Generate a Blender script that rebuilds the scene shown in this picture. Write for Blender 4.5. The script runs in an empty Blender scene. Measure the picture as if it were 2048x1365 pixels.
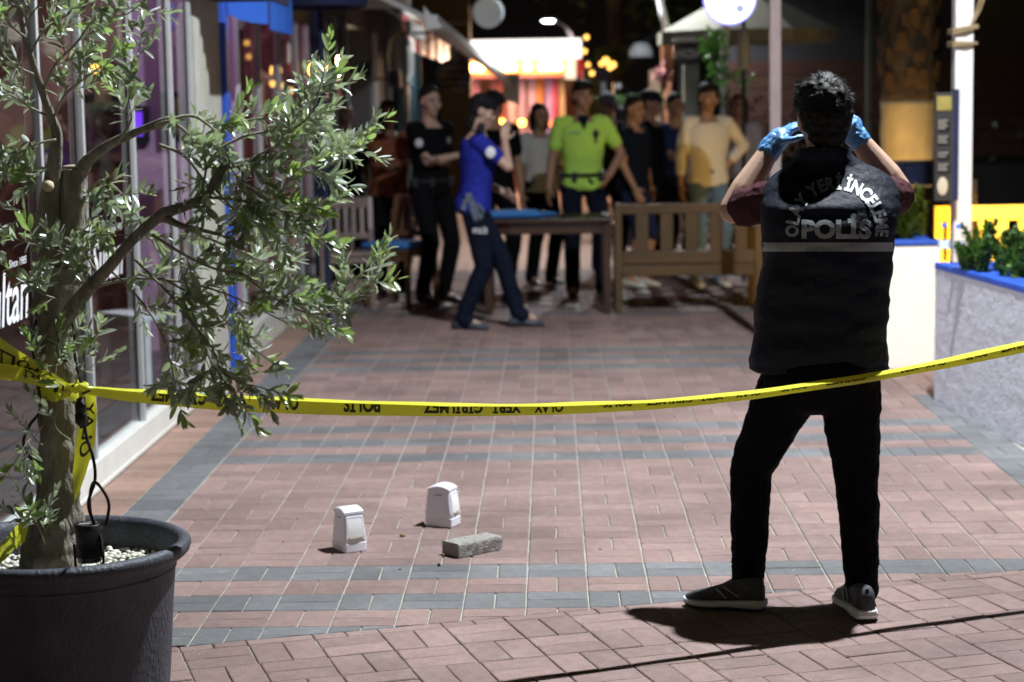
import bpy, bmesh, math, random
import numpy as np
from mathutils import Vector, Matrix, noise
from mathutils.bvhtree import BVHTree

S = bpy.context.scene
C = S.collection
R = math.radians
PI = math.pi

# ------------------------------------------------------------------ camera
FPX, PW, PH, CAMZ = 3982.0, 2048.0, 1365.0, 1.622
Yc = Vector((76, 482.5, -FPX)).normalized()          # the street's direction seen from the camera
rl = -0.016
Zc = Vector((rl, 1, (rl * 76 + 482.5) / FPX)).normalized()
Xc = Yc.cross(Zc)
CR = Matrix((Xc, Yc, Zc))
cam_d = bpy.data.cameras.new("camera")
cam = bpy.data.objects.new("camera", cam_d); C.objects.link(cam)
cam.matrix_world = Matrix.Translation((0, 0, CAMZ)) @ CR.to_4x4()
cam_d.sensor_width = 36; cam_d.lens = 36 * FPX / PW
cam_d.clip_end = 400; cam_d.clip_start = .05
cam_d.dof.use_dof = True; cam_d.dof.focus_distance = 5.75; cam_d.dof.aperture_fstop = 3.0
cam_d.dof.aperture_blades = 9
S.camera = cam

# ------------------------------------------------------------------ world: night sky
world = bpy.data.worlds.new("World"); S.world = world; world.use_nodes = True
wn = world.node_tree.nodes; wl = world.node_tree.links
sky = wn.new("ShaderNodeTexSky"); sky.sky_type = 'NISHITA'; sky.sun_disc = False
sky.sun_elevation = R(-6); sky.sun_rotation = R(200)
wl.new(sky.outputs[0], wn["Background"].inputs[0]); wn["Background"].inputs[1].default_value = 0.03

S.view_settings.view_transform = 'Standard'; S.view_settings.look = 'None'
S.view_settings.exposure = 0; S.view_settings.gamma = 1; S.view_settings.use_curve_mapping = False
S.cycles.use_denoising = True
S.cycles.max_bounces = 8; S.cycles.transparent_max_bounces = 16
S.cycles.sample_clamp_indirect = 6; S.cycles.sample_clamp_direct = 0
S.cycles.caustics_reflective = False; S.cycles.caustics_refractive = False

def lamp(name, kind, loc, power, color, radius=.08, target=None, angle=150, blend=.5, size=None, parent=None):
    d = bpy.data.lights.new(name, kind); d.energy = power; d.color = color
    if kind == 'AREA':
        d.shape = 'RECTANGLE'; d.size, d.size_y = size
    else:
        d.shadow_soft_size = radius
    if kind == 'SPOT':
        d.spot_size = R(angle); d.spot_blend = blend
    o = bpy.data.objects.new(name, d); C.objects.link(o); o.location = loc
    if target is not None:
        o.rotation_euler = (Vector(target) - Vector(loc)).to_track_quat('-Z', 'Y').to_euler()
    return o

KEY = Vector((1.80, 7.5, 6.1))
lamp("street_light_key", 'SPOT', KEY, 4150, (.90, .96, 1.0), .05, (KEY.x - .5, KEY.y - .3, 0), 158, .85)
lamp("street_light_mid", 'SPOT', (.62, 21.1, 3.62), 680, (.92, .96, 1.0), .1, (.6, 20.9, 0), 150, .6)
lamp("street_light_far", 'SPOT', (.02, 44.7, 3.36), 500, (.92, .96, 1.0), .1, (0, 44, 0), 150, .6)
WARM = (1.0, .55, .10)
lamp("terrace_glow", 'SPOT', (3.0, 12.9, .25), 300, (1, .60, .07), .08, (3.6, 14.2, .7), 140, .8)
lamp("terrace_glow_low", 'POINT', (2.95, 11.25, .45), 20, (1, .62, .2), .1)
lamp("terrace_wash", 'POINT', (2.72, 16.0, .22), 11, (1, .66, .28), .06)
lamp("palm_uplight", 'SPOT', (2.80, 16.0, .16), 80, (1, .56, .12), .05, (3.05, 16.9, 1.5), 75, .6)
lamp("dining_purple", 'POINT', (-2.5, 12.0, 2.3), 13, (.86, .64, 1.0), .12)
lamp("dining_amber", 'POINT', (-3.6, 11.2, 2.3), 14, (1, .50, .25), .12)
lamp("shop_pink", 'POINT', (-3.0, 15.5, 2.2), 14, (.9, .45, .8), .2)
lamp("far_shop_glow", 'POINT', (-.55, 33.6, 2.25), 700, (1, .62, .40), .2)

lamp("planter_fill", 'SPOT', (-1.83, 9.3, 2.42), 330, (.84, .88, 1.0), .05, (2.15, 9.6, .35), 40, .5)  # added fill for the grey planter wall; no lamp body stands here

def at(px, py, Y):
    d = CR @ Vector(((px - PW / 2) / FPX, -(py - PH / 2) / FPX, -1))
    t = Y / d.y
    return Vector((d.x * t, Y, CAMZ + d.z * t))

def gnd(px, py, z=0.0):
    d = CR @ Vector(((px - PW / 2) / FPX, -(py - PH / 2) / FPX, -1))
    t = (z - CAMZ) / d.z
    return Vector((d.x * t, d.y * t, z))

def proj(p):
    c = CR.transposed() @ (Vector(p) - Vector((0, 0, CAMZ)))
    return (PW / 2 - c.x / c.z * FPX, PH / 2 + c.y / c.z * FPX)
# ------------------------------------------------------------------ materials
def mat(name, col, rough=.6, metal=0, var=.12, vscale=9, bump=0, bscale=40, emit=0, ecol=None, spec=.4, orand=0, sheen=0, coat=0, stretch=None):
    m = bpy.data.materials.new(name); m.use_nodes = True
    nt = m.node_tree; n, l = nt.nodes, nt.links
    b = n["Principled BSDF"]
    b.inputs["Roughness"].default_value = rough; b.inputs["Metallic"].default_value = metal
    b.inputs["Specular IOR Level"].default_value = spec
    b.inputs["Sheen Weight"].default_value = sheen; b.inputs["Coat Weight"].default_value = coat
    b.inputs["Base Color"].default_value = (*col, 1)
    tc = n.new("ShaderNodeTexCoord"); vec = tc.outputs["Object"]
    if stretch:
        mp = n.new("ShaderNodeMapping"); mp.inputs["Scale"].default_value = stretch
        l.new(vec, mp.inputs[0]); vec = mp.outputs[0]
    if var:
        nz = n.new("ShaderNodeTexNoise"); nz.inputs["Scale"].default_value = vscale; nz.inputs["Detail"].default_value = 5
        nz.inputs["Roughness"].default_value = .65
        l.new(vec, nz.inputs["Vector"])
        hsv = n.new("ShaderNodeHueSaturation"); hsv.inputs["Color"].default_value = (*col, 1)
        mr = n.new("ShaderNodeMapRange"); mr.inputs["From Min"].default_value = .25; mr.inputs["From Max"].default_value = .75
        mr.inputs["To Min"].default_value = 1 - var; mr.inputs["To Max"].default_value = 1 + var
        l.new(nz.outputs["Fac"], mr.inputs["Value"])
        v = mr.outputs[0]
        if orand:
            oi = n.new("ShaderNodeObjectInfo"); gi = n.new("ShaderNodeNewGeometry")
            ad = n.new("ShaderNodeMath"); ad.operation = 'ADD'
            l.new(oi.outputs["Random"], ad.inputs[0]); l.new(gi.outputs["Random Per Island"], ad.inputs[1])
            fr = n.new("ShaderNodeMath"); fr.operation = 'FRACT'; l.new(ad.outputs[0], fr.inputs[0])
            m2 = n.new("ShaderNodeMapRange"); m2.inputs["To Min"].default_value = 1 - orand; m2.inputs["To Max"].default_value = 1 + orand
            l.new(fr.outputs[0], m2.inputs["Value"])
            mu = n.new("ShaderNodeMath"); mu.operation = 'MULTIPLY'; l.new(v, mu.inputs[0]); l.new(m2.outputs[0], mu.inputs[1]); v = mu.outputs[0]
        l.new(v, hsv.inputs["Value"]); l.new(hsv.outputs[0], b.inputs["Base Color"])
        rr = n.new("ShaderNodeMapRange"); rr.inputs["To Min"].default_value = max(0, rough - .08); rr.inputs["To Max"].default_value = min(1, rough + .08)
        l.new(nz.outputs["Fac"], rr.inputs["Value"]); l.new(rr.outputs[0], b.inputs["Roughness"])
    if bump:
        bz = n.new("ShaderNodeTexNoise"); bz.inputs["Scale"].default_value = bscale; bz.inputs["Detail"].default_value = 6
        l.new(vec, bz.inputs["Vector"])
        bp = n.new("ShaderNodeBump"); bp.inputs["Strength"].default_value = bump; bp.inputs["Distance"].default_value = .02
        l.new(bz.outputs["Fac"], bp.inputs["Height"]); l.new(bp.outputs[0], b.inputs["Normal"])
    if emit:
        b.inputs["Emission Color"].default_value = (*(ecol or col), 1); b.inputs["Emission Strength"].default_value = emit
    return m

def leaf_mat(name, top, under, trans=.25, rough=.38):
    m = bpy.data.materials.new(name); m.use_nodes = True
    n, l = m.node_tree.nodes, m.node_tree.links
    b = n["Principled BSDF"]; b.inputs["Roughness"].default_value = rough
    g = n.new("ShaderNodeNewGeometry"); oi = n.new("ShaderNodeObjectInfo")
    ad = n.new("ShaderNodeMath"); ad.operation = 'ADD'; l.new(oi.outputs["Random"], ad.inputs[0]); l.new(g.outputs["Random Per Island"], ad.inputs[1])
    fr = n.new("ShaderNodeMath"); fr.operation = 'FRACT'; l.new(ad.outputs[0], fr.inputs[0])
    rp = n.new("ShaderNodeValToRGB"); e = rp.color_ramp.elements
    e[0].color = (top[0] * .6, top[1] * .62, top[2] * .65, 1); e[1].color = (top[0] * 1.7, top[1] * 1.6, top[2] * 1.0, 1)
    k = e.new(.6); k.color = (*top, 1)
    l.new(fr.outputs[0], rp.inputs[0])
    mx = n.new("ShaderNodeMix"); mx.data_type = 'RGBA'
    l.new(g.outputs["Backfacing"], mx.inputs["Factor"]); l.new(rp.outputs[0], mx.inputs[6]); mx.inputs[7].default_value = (*under, 1)
    nz = n.new("ShaderNodeTexNoise"); nz.inputs["Scale"].default_value = 60
    hs = n.new("ShaderNodeHueSaturation"); mr = n.new("ShaderNodeMapRange"); mr.inputs["To Min"].default_value = .7; mr.inputs["To Max"].default_value = 1.3
    l.new(nz.outputs["Fac"], mr.inputs[0]); l.new(mr.outputs[0], hs.inputs["Value"]); l.new(mx.outputs[2], hs.inputs["Color"])
    l.new(hs.outputs[0], b.inputs["Base Color"])
    tr = n.new("ShaderNodeBsdfTranslucent"); tr.inputs[0].default_value = (top[0] * 1.6, top[1] * 1.8, top[2] * 1.0, 1)
    ms = n.new("ShaderNodeMixShader"); ms.inputs[0].default_value = trans
    l.new(b.outputs[0], ms.inputs[1]); l.new(tr.outputs[0], ms.inputs[2]); l.new(ms.outputs[0], n["Material Output"].inputs[0])
    return m

def glass_mat(name, tint=(.9, .93, .95), ior=1.5, rough=.02, base=0.0):
    m = bpy.data.materials.new(name); m.use_nodes = True
    n, l = m.node_tree.nodes, m.node_tree.links
    n.remove(n["Principled BSDF"])
    t = n.new("ShaderNodeBsdfTransparent"); t.inputs[0].default_value = (*tint, 1)
    g = n.new("ShaderNodeBsdfGlossy"); g.inputs["Roughness"].default_value = rough
    f = n.new("ShaderNodeFresnel"); f.inputs[0].default_value = ior
    nz = n.new("ShaderNodeTexNoise"); nz.inputs["Scale"].default_value = 2.0
    bp = n.new("ShaderNodeBump"); bp.inputs["Strength"].default_value = .012; l.new(nz.outputs[0], bp.inputs["Height"]); l.new(bp.outputs[0], g.inputs["Normal"])
    ms = n.new("ShaderNodeMixShader"); gb = n.new("ShaderNodeNewGeometry"); sb = n.new("ShaderNodeMath"); sb.operation = 'SUBTRACT'; sb.use_clamp = True; l.new(f.outputs[0], sb.inputs[0]); l.new(gb.outputs["Backfacing"], sb.inputs[1]); l.new(sb.outputs[0], ms.inputs[0]); l.new(t.outputs[0], ms.inputs[1]); l.new(g.outputs[0], ms.inputs[2])
    l.new(ms.outputs[0], n["Material Output"].inputs[0])
    return m

def emit_mat(name, col, s):
    m = bpy.data.materials.new(name); m.use_nodes = True
    n, l = m.node_tree.nodes, m.node_tree.links
    n.remove(n["Principled BSDF"]); e = n.new("ShaderNodeEmission"); e.inputs[0].default_value = (*col, 1); e.inputs[1].default_value = s
    l.new(e.outputs[0], n["Material Output"].inputs[0]); return m

# ------------------------------------------------------------------ mesh helpers
class MB:
    """collects simple shapes; build() links them as ONE mesh object"""
    def __init__(s): s.v = []; s.f = []
    def add(s, vs, fs):
        o = len(s.v); s.v.extend(Vector(v) for v in vs); s.f.extend(tuple(i + o for i in f) for f in fs); return s
    def box(s, c, d, rz=0, m=None):
        x, y, z = d[0] / 2, d[1] / 2, d[2] / 2
        vs = [Vector((a * x, b * y, e * z)) for a in (-1, 1) for b in (-1, 1) for e in (-1, 1)]
        M = Matrix.Translation(c) @ (m if m is not None else Matrix.Rotation(rz, 4, 'Z'))
        return s.add([M @ v for v in vs], [(0, 1, 3, 2), (4, 6, 7, 5), (0, 4, 5, 1), (2, 3, 7, 6), (0, 2, 6, 4), (1, 5, 7, 3)])
    def bar(s, a, b, w, t, up=(0, 0, 1)):
        a, b = Vector(a), Vector(b); d = (b - a); L = d.length; d.normalize()
        u = Vector(up); sd = d.cross(u)
        if sd.length < 1e-4: sd = d.cross(Vector((0, 1, 0)))
        sd.normalize(); u = sd.cross(d)
        m = Matrix((sd, d, u)).transposed().to_4x4()
        return s.box((a + b) / 2, (w, L, t), m=m)
    def tube(s, pts, r, n=8, cap=True, flat=1.0):
        pts = [Vector(p) for p in pts]; k = len(pts)
        rs = r if hasattr(r, '__len__') else [r] * k
        t0 = (pts[1] - pts[0]).normalized(); u = t0.orthogonal().normalized(); vs = []
        for i, p in enumerate(pts):
            t = (pts[min(i + 1, k - 1)] - pts[max(i - 1, 0)])
            t = t.normalized() if t.length > 1e-9 else t0
            u = (u - t * u.dot(t)); u = u.normalized() if u.length > 1e-6 else t.orthogonal().normalized()
            w = t.cross(u)
            for j in range(n):
                a = 2 * PI * j / n; vs.append(p + (u * math.cos(a) + w * math.sin(a) * flat) * rs[i])
        fs = [(i * n + j, i * n + (j + 1) % n, (i + 1) * n + (j + 1) % n, (i + 1) * n + j) for i in range(k - 1) for j in range(n)]
        if cap: fs += [tuple(range(n - 1, -1, -1)), tuple((k - 1) * n + j for j in range(n))]
        return s.add(vs, fs)
    def cap(s, a, b, r0, r1, n=12):
        """tapered capsule"""
        a, b = Vector(a), Vector(b); d = b - a; L = d.length
        d = d / L if L > 1e-6 else Vector((0, 0, 1))
        pts, rs = [], []
        for q in (0, .3, .6, .86): pts.append(a - d * r0 * math.cos(q * PI / 2)); rs.append(max(r0 * math.sin(q * PI / 2), r0 * .02))
        pts.append(a); rs.append(r0); pts.append(b); rs.append(r1)
        for q in (.86, .6, .3, 0): pts.append(b + d * r1 * math.cos(q * PI / 2)); rs.append(max(r1 * math.sin(q * PI / 2), r1 * .02))
        return s.tube(pts, rs, n)
    def ell(s, c, r, m=None, n=16, k=10):
        vs = [Vector((0, 0, -r[2]))]
        for i in range(1, k):
            a = -PI / 2 + PI * i / k
            for j in range(n):
                b = 2 * PI * j / n; vs.append(Vector((r[0] * math.cos(a) * math.cos(b), r[1] * math.cos(a) * math.sin(b), r[2] * math.sin(a))))
        vs.append(Vector((0, 0, r[2])))
        fs = [(0, 1 + (j + 1) % n, 1 + j) for j in range(n)]
        fs += [(1 + i * n + j, 1 + i * n + (j + 1) % n, 1 + (i + 1) * n + (j + 1) % n, 1 + (i + 1) * n + j) for i in range(k - 2) for j in range(n)]
        t = len(vs) - 1; o = 1 + (k - 2) * n
        fs += [(t, o + j, o + (j + 1) % n) for j in range(n)]
        M = Matrix.Translation(c) @ (m.to_4x4() if m is not None else Matrix())
        return s.add([M @ v for v in vs], fs)
    def lathe(s, prof, n=48, c=(0, 0, 0)):
        c = Vector(c); k = len(prof)
        vs = [c + Vector((r * math.cos(2 * PI * j / n), r * math.sin(2 * PI * j / n), z)) for r, z in prof for j in range(n)]
        fs = [(i * n + j, i * n + (j + 1) % n, (i + 1) * n + (j + 1) % n, (i + 1) * n + j) for i in range(k - 1) for j in range(n)]
        return s.add(vs, fs)
    def prism(s, poly, d):
        """closed polygon (3D points) pushed along d"""
        n = len(poly); d = Vector(d); p = [Vector(q) for q in poly]
        return s.add(p + [q + d for q in p], [tuple(range(n - 1, -1, -1)), tuple(range(n, 2 * n))] + [(i, (i + 1) % n, n + (i + 1) % n, n + i) for i in range(n)])
    def loft(s, rings, cap=True):
        n = len(rings[0]); vs = [p for r in rings for p in r]
        fs = [(i * n + j, i * n + (j + 1) % n, (i + 1) * n + (j + 1) % n, (i + 1) * n + j) for i in range(len(rings) - 1) for j in range(n)]
        if cap: fs += [tuple(range(n - 1, -1, -1)), tuple((len(rings) - 1) * n + j for j in range(n))]
        return s.add(vs, fs)
    def mesh(s, name):
        me = bpy.data.meshes.new(name); me.from_pydata(s.v, [], s.f); me.update(); return me
    def build(s, name, m, parent=None, smooth=False, bev=0, world=True):
        me = s.mesh(name)
        bm = bmesh.new(); bm.from_mesh(me); bmesh.ops.recalc_face_normals(bm, faces=bm.faces); bm.to_mesh(me); bm.free()
        return link(name, me, m, parent, smooth, bev, world)

def link(name, me, m, parent=None, smooth=False, bev=0, world=True):
    o = bpy.data.objects.new(name, me); C.objects.link(o)
    if m is not None and not me.materials: me.materials.append(m)
    if smooth: me.shade_smooth()
    if parent is not None:
        o.parent = parent
        if world: o.matrix_parent_inverse = world_inv(parent)
    if bev:
        b = o.modifiers.new("bevel", 'BEVEL'); b.width = bev; b.segments = 2; b.limit_method = 'ANGLE'; b.angle_limit = R(40)
    return o

def world_inv(p):
    m = Matrix()
    while p is not None:
        m = p.matrix_parent_inverse @ Matrix.LocRotScale(p.location, p.rotation_euler, p.scale) @ m if False else (p.matrix_parent_inverse @ Matrix.LocRotScale(p.location, p.rotation_euler, p.scale)) @ m
        p = p.parent
    return m.inverted()

def thing(name, label, cat, loc=(0, 0, 0), rz=0, group=None):
    o = bpy.data.objects.new(name, None); C.objects.link(o); o.empty_display_size = .1
    o.location = loc; o.rotation_euler = (0, 0, rz); o["label"] = label; o["category"] = cat
    if group: o["group"] = group
    return o

def tag(o, label, cat, group=None):
    o["label"] = label; o["category"] = cat
    if group: o["group"] = group
    return o

def struct(o): o["kind"] = "structure"; return o

def copy_tree(o, parent=None):
    c = o.copy(); C.objects.link(c)
    if parent is not None: c.parent = parent
    for ch in list(o.children): copy_tree(ch, c)
    return c

def remeshed(mb, voxel, smooth=3, disp=0, dscale=.12, name="body"):
    me = mb.mesh("tmp"); o = bpy.data.objects.new("tmp", me); C.objects.link(o)
    r = o.modifiers.new("r", 'REMESH'); r.mode = 'VOXEL'; r.voxel_size = voxel
    if smooth:
        q = o.modifiers.new("s", 'SMOOTH'); q.factor = .5; q.iterations = smooth
    if disp:
        t = bpy.data.textures.new("folds", 'CLOUDS'); t.noise_scale = dscale; t.noise_depth = 2
        d = o.modifiers.new("d", 'DISPLACE'); d.texture = t; d.strength = disp; d.mid_level = .5; d.texture_coords = 'LOCAL'
    dg = bpy.context.evaluated_depsgraph_get()
    out = bpy.data.meshes.new_from_object(o.evaluated_get(dg)); out.name = name
    bpy.data.objects.remove(o); bpy.data.meshes.remove(me)
    out.shade_smooth(); out.materials.clear()
    return out

_txt = {}
def text_geo(s, bold=0.0, shear=0.0):
    """triangulated flat mesh of one string: (verts 2D, faces); cap height about .7"""
    k = (s, bold, shear)
    if k in _txt: return _txt[k]
    c = bpy.data.curves.new("t", 'FONT'); c.body = s; c.offset = bold; c.shear = shear; c.resolution_u = 3
    o = bpy.data.objects.new("t", c); C.objects.link(o)
    dg = bpy.context.evaluated_depsgraph_get()
    me = bpy.data.meshes.new_from_object(o.evaluated_get(dg))
    bpy.data.objects.remove(o)
    v = [(p.co.x, p.co.y) for p in me.vertices]; f = [tuple(p.vertices) for p in me.polygons]
    bpy.data.meshes.remove(me)
    _txt[k] = (v, f); return v, f

def flat_text(mb, s, org, ux, uy, height, width=None, bold=.01, shear=0, align='c'):
    """lettering laid on a plane; org = middle of the line's baseline (align c)"""
    v, f = text_geo(s, bold, shear)
    if not v: return
    x0, x1 = min(p[0] for p in v), max(p[0] for p in v); k = height / .7
    kx = width / (x1 - x0) if width else k
    sh = (x0 + x1) / 2 if align == 'c' else x0
    ux, uy, org = Vector(ux), Vector(uy), Vector(org)
    mb.add([org + ux * (p[0] - sh) * kx + uy * p[1] * k for p in v], f)

def clip_poly(poly, p0, nrm):
    """keep the side where (p-p0).nrm >= 0 ; 2D"""
    out = []
    for i, a in enumerate(poly):
        b = poly[(i + 1) % len(poly)]
        da = (a[0] - p0[0]) * nrm[0] + (a[1] - p0[1]) * nrm[1]; db = (b[0] - p0[0]) * nrm[0] + (b[1] - p0[1]) * nrm[1]
        if da >= 0: out.append(a)
        if (da >= 0) != (db >= 0):
            t = da / (da - db); out.append((a[0] + (b[0] - a[0]) * t, a[1] + (b[1] - a[1]) * t))
    return out
# ------------------------------------------------------------------ palette
M = {}
M['sand'] = mat('joint_sand', (.36, .335, .29), .95, var=.3, vscale=30, bump=.4, bscale=150)
def paver(name, c, var=.22):
    m = mat(name, c, .78, var=var, vscale=26, bump=.35, bscale=190, orand=.15, spec=.35)
    # worn pale scuffs and speckle of the concrete
    nt = m.node_tree; n, l = nt.nodes, nt.links
    b = n["Principled BSDF"]; src = b.inputs["Base Color"].links[0].from_socket
    ge = n.new("ShaderNodeNewGeometry")
    sp = n.new("ShaderNodeTexNoise"); sp.inputs["Scale"].default_value = 420; sp.inputs["Detail"].default_value = 2
    l.new(ge.outputs["Position"], sp.inputs["Vector"])
    st = n.new("ShaderNodeTexNoise"); st.inputs["Scale"].default_value = 5.5; st.inputs["Detail"].default_value = 8; st.inputs["Roughness"].default_value = .75
    l.new(ge.outputs["Position"], st.inputs["Vector"])
    r1 = n.new("ShaderNodeMapRange"); r1.inputs[1].default_value = .62; r1.inputs[2].default_value = .74; r1.inputs[4].default_value = .55; l.new(sp.outputs[0], r1.inputs[0])
    r2 = n.new("ShaderNodeMapRange"); r2.inputs[1].default_value = .56; r2.inputs[2].default_value = .78; r2.inputs[4].default_value = .7; l.new(st.outputs[0], r2.inputs[0])
    mx = n.new("ShaderNodeMath"); mx.operation = 'MAXIMUM'; l.new(r1.outputs[0], mx.inputs[0]); l.new(r2.outputs[0], mx.inputs[1])
    mc = n.new("ShaderNodeMix"); mc.data_type = 'RGBA'; l.new(mx.outputs[0], mc.inputs[0]); l.new(src, mc.inputs[6]); mc.inputs[7].default_value = (.31, .27, .25, 1)
    # street grime in broad uneven patches, old gum and splashes
    gr = n.new("ShaderNodeTexNoise"); gr.inputs["Scale"].default_value = 1.15; gr.inputs["Detail"].default_value = 7; gr.inputs["Roughness"].default_value = .62
    l.new(ge.outputs["Position"], gr.inputs["Vector"])
    g2 = n.new("ShaderNodeMapRange"); g2.inputs[1].default_value = .33; g2.inputs[2].default_value = .66; g2.inputs[3].default_value = .70; g2.inputs[4].default_value = 1.12; l.new(gr.outputs[0], g2.inputs[0])
    hv = n.new("ShaderNodeHueSaturation"); l.new(mc.outputs[2], hv.inputs["Color"]); l.new(g2.outputs[0], hv.inputs["Value"])
    vo = n.new("ShaderNodeTexVoronoi"); vo.inputs["Scale"].default_value = 3.1
    ds = n.new("ShaderNodeMix"); ds.data_type = 'RGBA'; ds.inputs[0].default_value = .05; l.new(ge.outputs["Position"], ds.inputs[6]); l.new(sp.outputs["Color"], ds.inputs[7]); l.new(ge.outputs["Position"], vo.inputs["Vector"])
    gm = n.new("ShaderNodeMapRange"); gm.inputs[1].default_value = .045; gm.inputs[2].default_value = .030; l.new(vo.outputs["Distance"], gm.inputs[0])
    sx = n.new("ShaderNodeSeparateColor"); l.new(vo.outputs["Color"], sx.inputs[0])
    tg = n.new("ShaderNodeMath"); tg.operation = 'GREATER_THAN'; tg.inputs[1].default_value = .62; l.new(sx.outputs[0], tg.inputs[0])
    gx_ = n.new("ShaderNodeMath"); gx_.operation = 'MULTIPLY'; l.new(gm.outputs[0], gx_.inputs[0]); l.new(tg.outputs[0], gx_.inputs[1])
    g3 = n.new("ShaderNodeMath"); g3.operation = 'MULTIPLY'; g3.inputs[1].default_value = .6; l.new(gx_.outputs[0], g3.inputs[0])
    cr = n.new("ShaderNodeValToRGB"); cr.color_ramp.interpolation = 'CONSTANT'; cr.color_ramp.elements[0].color = (.05, .045, .045, 1); cr.color_ramp.elements[1].color = (.38, .37, .35, 1); cr.color_ramp.elements[1].position = .55; l.new(sx.outputs[1], cr.inputs[0])
    mg = n.new("ShaderNodeMix"); mg.data_type = 'RGBA'; l.new(g3.outputs[0], mg.inputs[0]); l.new(hv.outputs[0], mg.inputs[6]); l.new(cr.outputs[0], mg.inputs[7])
    l.new(mg.outputs[2], b.inputs["Base Color"])
    return m
M['brick_red'] = paver('brick_red', (.236, .158, .143))
M['brick_grey'] = paver('brick_grey', (.142, .144, .150))
M['brick_terra'] = paver('brick_terracotta', (.30, .19, .15))
M['brick_dark'] = paver('brick_oxblood', (.10, .045, .04))
M['brick_white'] = paver('brick_white', (.50, .46, .42))
M['white_alu'] = mat('white_aluminium', (.70, .69, .65), .45, var=.08, bump=.05)
M['alu'] = mat('brushed_aluminium', (.45, .46, .47), .4, .2, var=.08, vscale=20)
M['glass'] = glass_mat('window_glass')
M['stucco_grey'] = mat('grey_stucco', (.56, .56, .61), .93, var=.06, vscale=9, bump=.5, bscale=110)
M['stucco_white'] = mat('white_plaster', (.76, .74, .70), .85, var=.08, vscale=3, bump=.2, bscale=30)
M['blue_paint'] = mat('blue_paint', (.025, .085, .46), .5, var=.15, bump=.15, bscale=80)
M['soil'] = mat('soil', (.035, .026, .02), .95, var=.4, bump=.8, bscale=60)
M['purple_wall'] = mat('mauve_plaster', (.40, .25, .38), .8, var=.08, vscale=2)
M['brown_wall'] = mat('brown_plaster', (.22, .12, .10), .8, var=.15, vscale=2)
M['dark_wood'] = mat('dark_wood', (.06, .03, .018), .45, var=.3, vscale=6, stretch=(1, 1, .15))
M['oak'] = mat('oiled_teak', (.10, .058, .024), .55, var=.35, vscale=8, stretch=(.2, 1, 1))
M['oak_v'] = mat('oiled_teak_upright', (.10, .058, .024), .55, var=.35, vscale=8, stretch=(1, 1, .2))
M['walnut'] = mat('varnished_walnut', (.055, .026, .016), .25, var=.3, vscale=8, stretch=(1, 1, .2), spec=.6, coat=.5)
M['black'] = mat('black_metal', (.012, .012, .014), .45, var=.2)
M['navy'] = mat('navy_canvas', (.012, .018, .06), .8, var=.2)
M['grey_canvas'] = mat('grey_canvas', (.26, .26, .25), .85, var=.15, bump=.1)
M['cream_canvas'] = mat('cream_canvas', (.27, .255, .20), .85, var=.2, bump=.1)
M['blue_canvas'] = mat('blue_canvas', (.03, .14, .62), .75, var=.1, vscale=3, bump=.15, bscale=8)
M['red_canvas'] = mat('red_canvas', (.55, .06, .08), .8, var=.1)
M['white_paint'] = mat('white_paint', (.78, .78, .76), .55, var=.05)
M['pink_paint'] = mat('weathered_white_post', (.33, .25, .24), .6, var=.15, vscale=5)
M['mustard'] = mat('mustard_plaster', (.12, .075, .025), .85, var=.15, vscale=3)
M['gold_lit_wood'] = mat('wood_lit_yellow', (.80, .62, .16), .6, var=.1, vscale=4)  # yellow lamp light on the white fence put into its colour
M['turquoise'] = mat('turquoise_paint', (.05, .33, .47), .5, var=.1)
M['dark_wall'] = mat('dark_plaster', (.045, .045, .05), .85, var=.2, vscale=3)
M['bark'] = mat('olive_bark', (.21, .19, .15), .92, var=.45, vscale=28, bump=1.0, bscale=55, stretch=(1, 1, .35))
M['bark_dark'] = mat('dark_bark', (.06, .045, .032), .95, var=.4, vscale=9, bump=1, bscale=30)
M['limewash'] = mat('limewash', (.52, .43, .26), .9, var=.15, vscale=5, bump=.5, bscale=20)
M['night_leaf'] = leaf_mat('street_tree_leaf', (.035, .06, .022), (.06, .08, .04), .15, .5)
M['bulb'] = emit_mat('warm_bulb', (1, .60, .16), 26)
M['amber'] = emit_mat('amber_bulb', (1, .46, .06), 14)
M['amber_dim'] = emit_mat('amber_bulb_dim', (1, .50, .10), 4)
M['lamp_white'] = emit_mat('street_lamp_led', (.92, .96, 1), 40)
M['fascia_lit'] = emit_mat('backlit_fascia', (1, .93, .86), 2.2)
M['disc_lit'] = emit_mat('backlit_disc', (.86, .88, 1.0), 2.4)
M['disc_rim'] = emit_mat('blue_neon_rim', (.30, .28, 1.0), 2.0)
M['disc_grey'] = mat('pale_faint_glow', (.50, .54, .56), .5, var=.1, emit=.10, ecol=(.8, .9, 1))  # faint glow put into the grey; the unlit dome shade shares it
M['violet_neon'] = emit_mat('violet_neon', (.22, .06, 1), 1.6)
M['print_white'] = mat('white_print', (.75, .75, .78), .5, var=.05)

# ------------------------------------------------------------------ pavement
pavement = struct(thing('pavement', 'street floor of red and grey basket-weave block paving', 'pavement'))
del pavement["category"]
g = MB(); g.add([(-30, -6, -.006), (30, -6, -.006), (30, 120, -.006), (-30, 120, -.006)], [(0, 1, 2, 3)])
struct(g.build('joint_sand', M['sand'], pavement))

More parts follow.
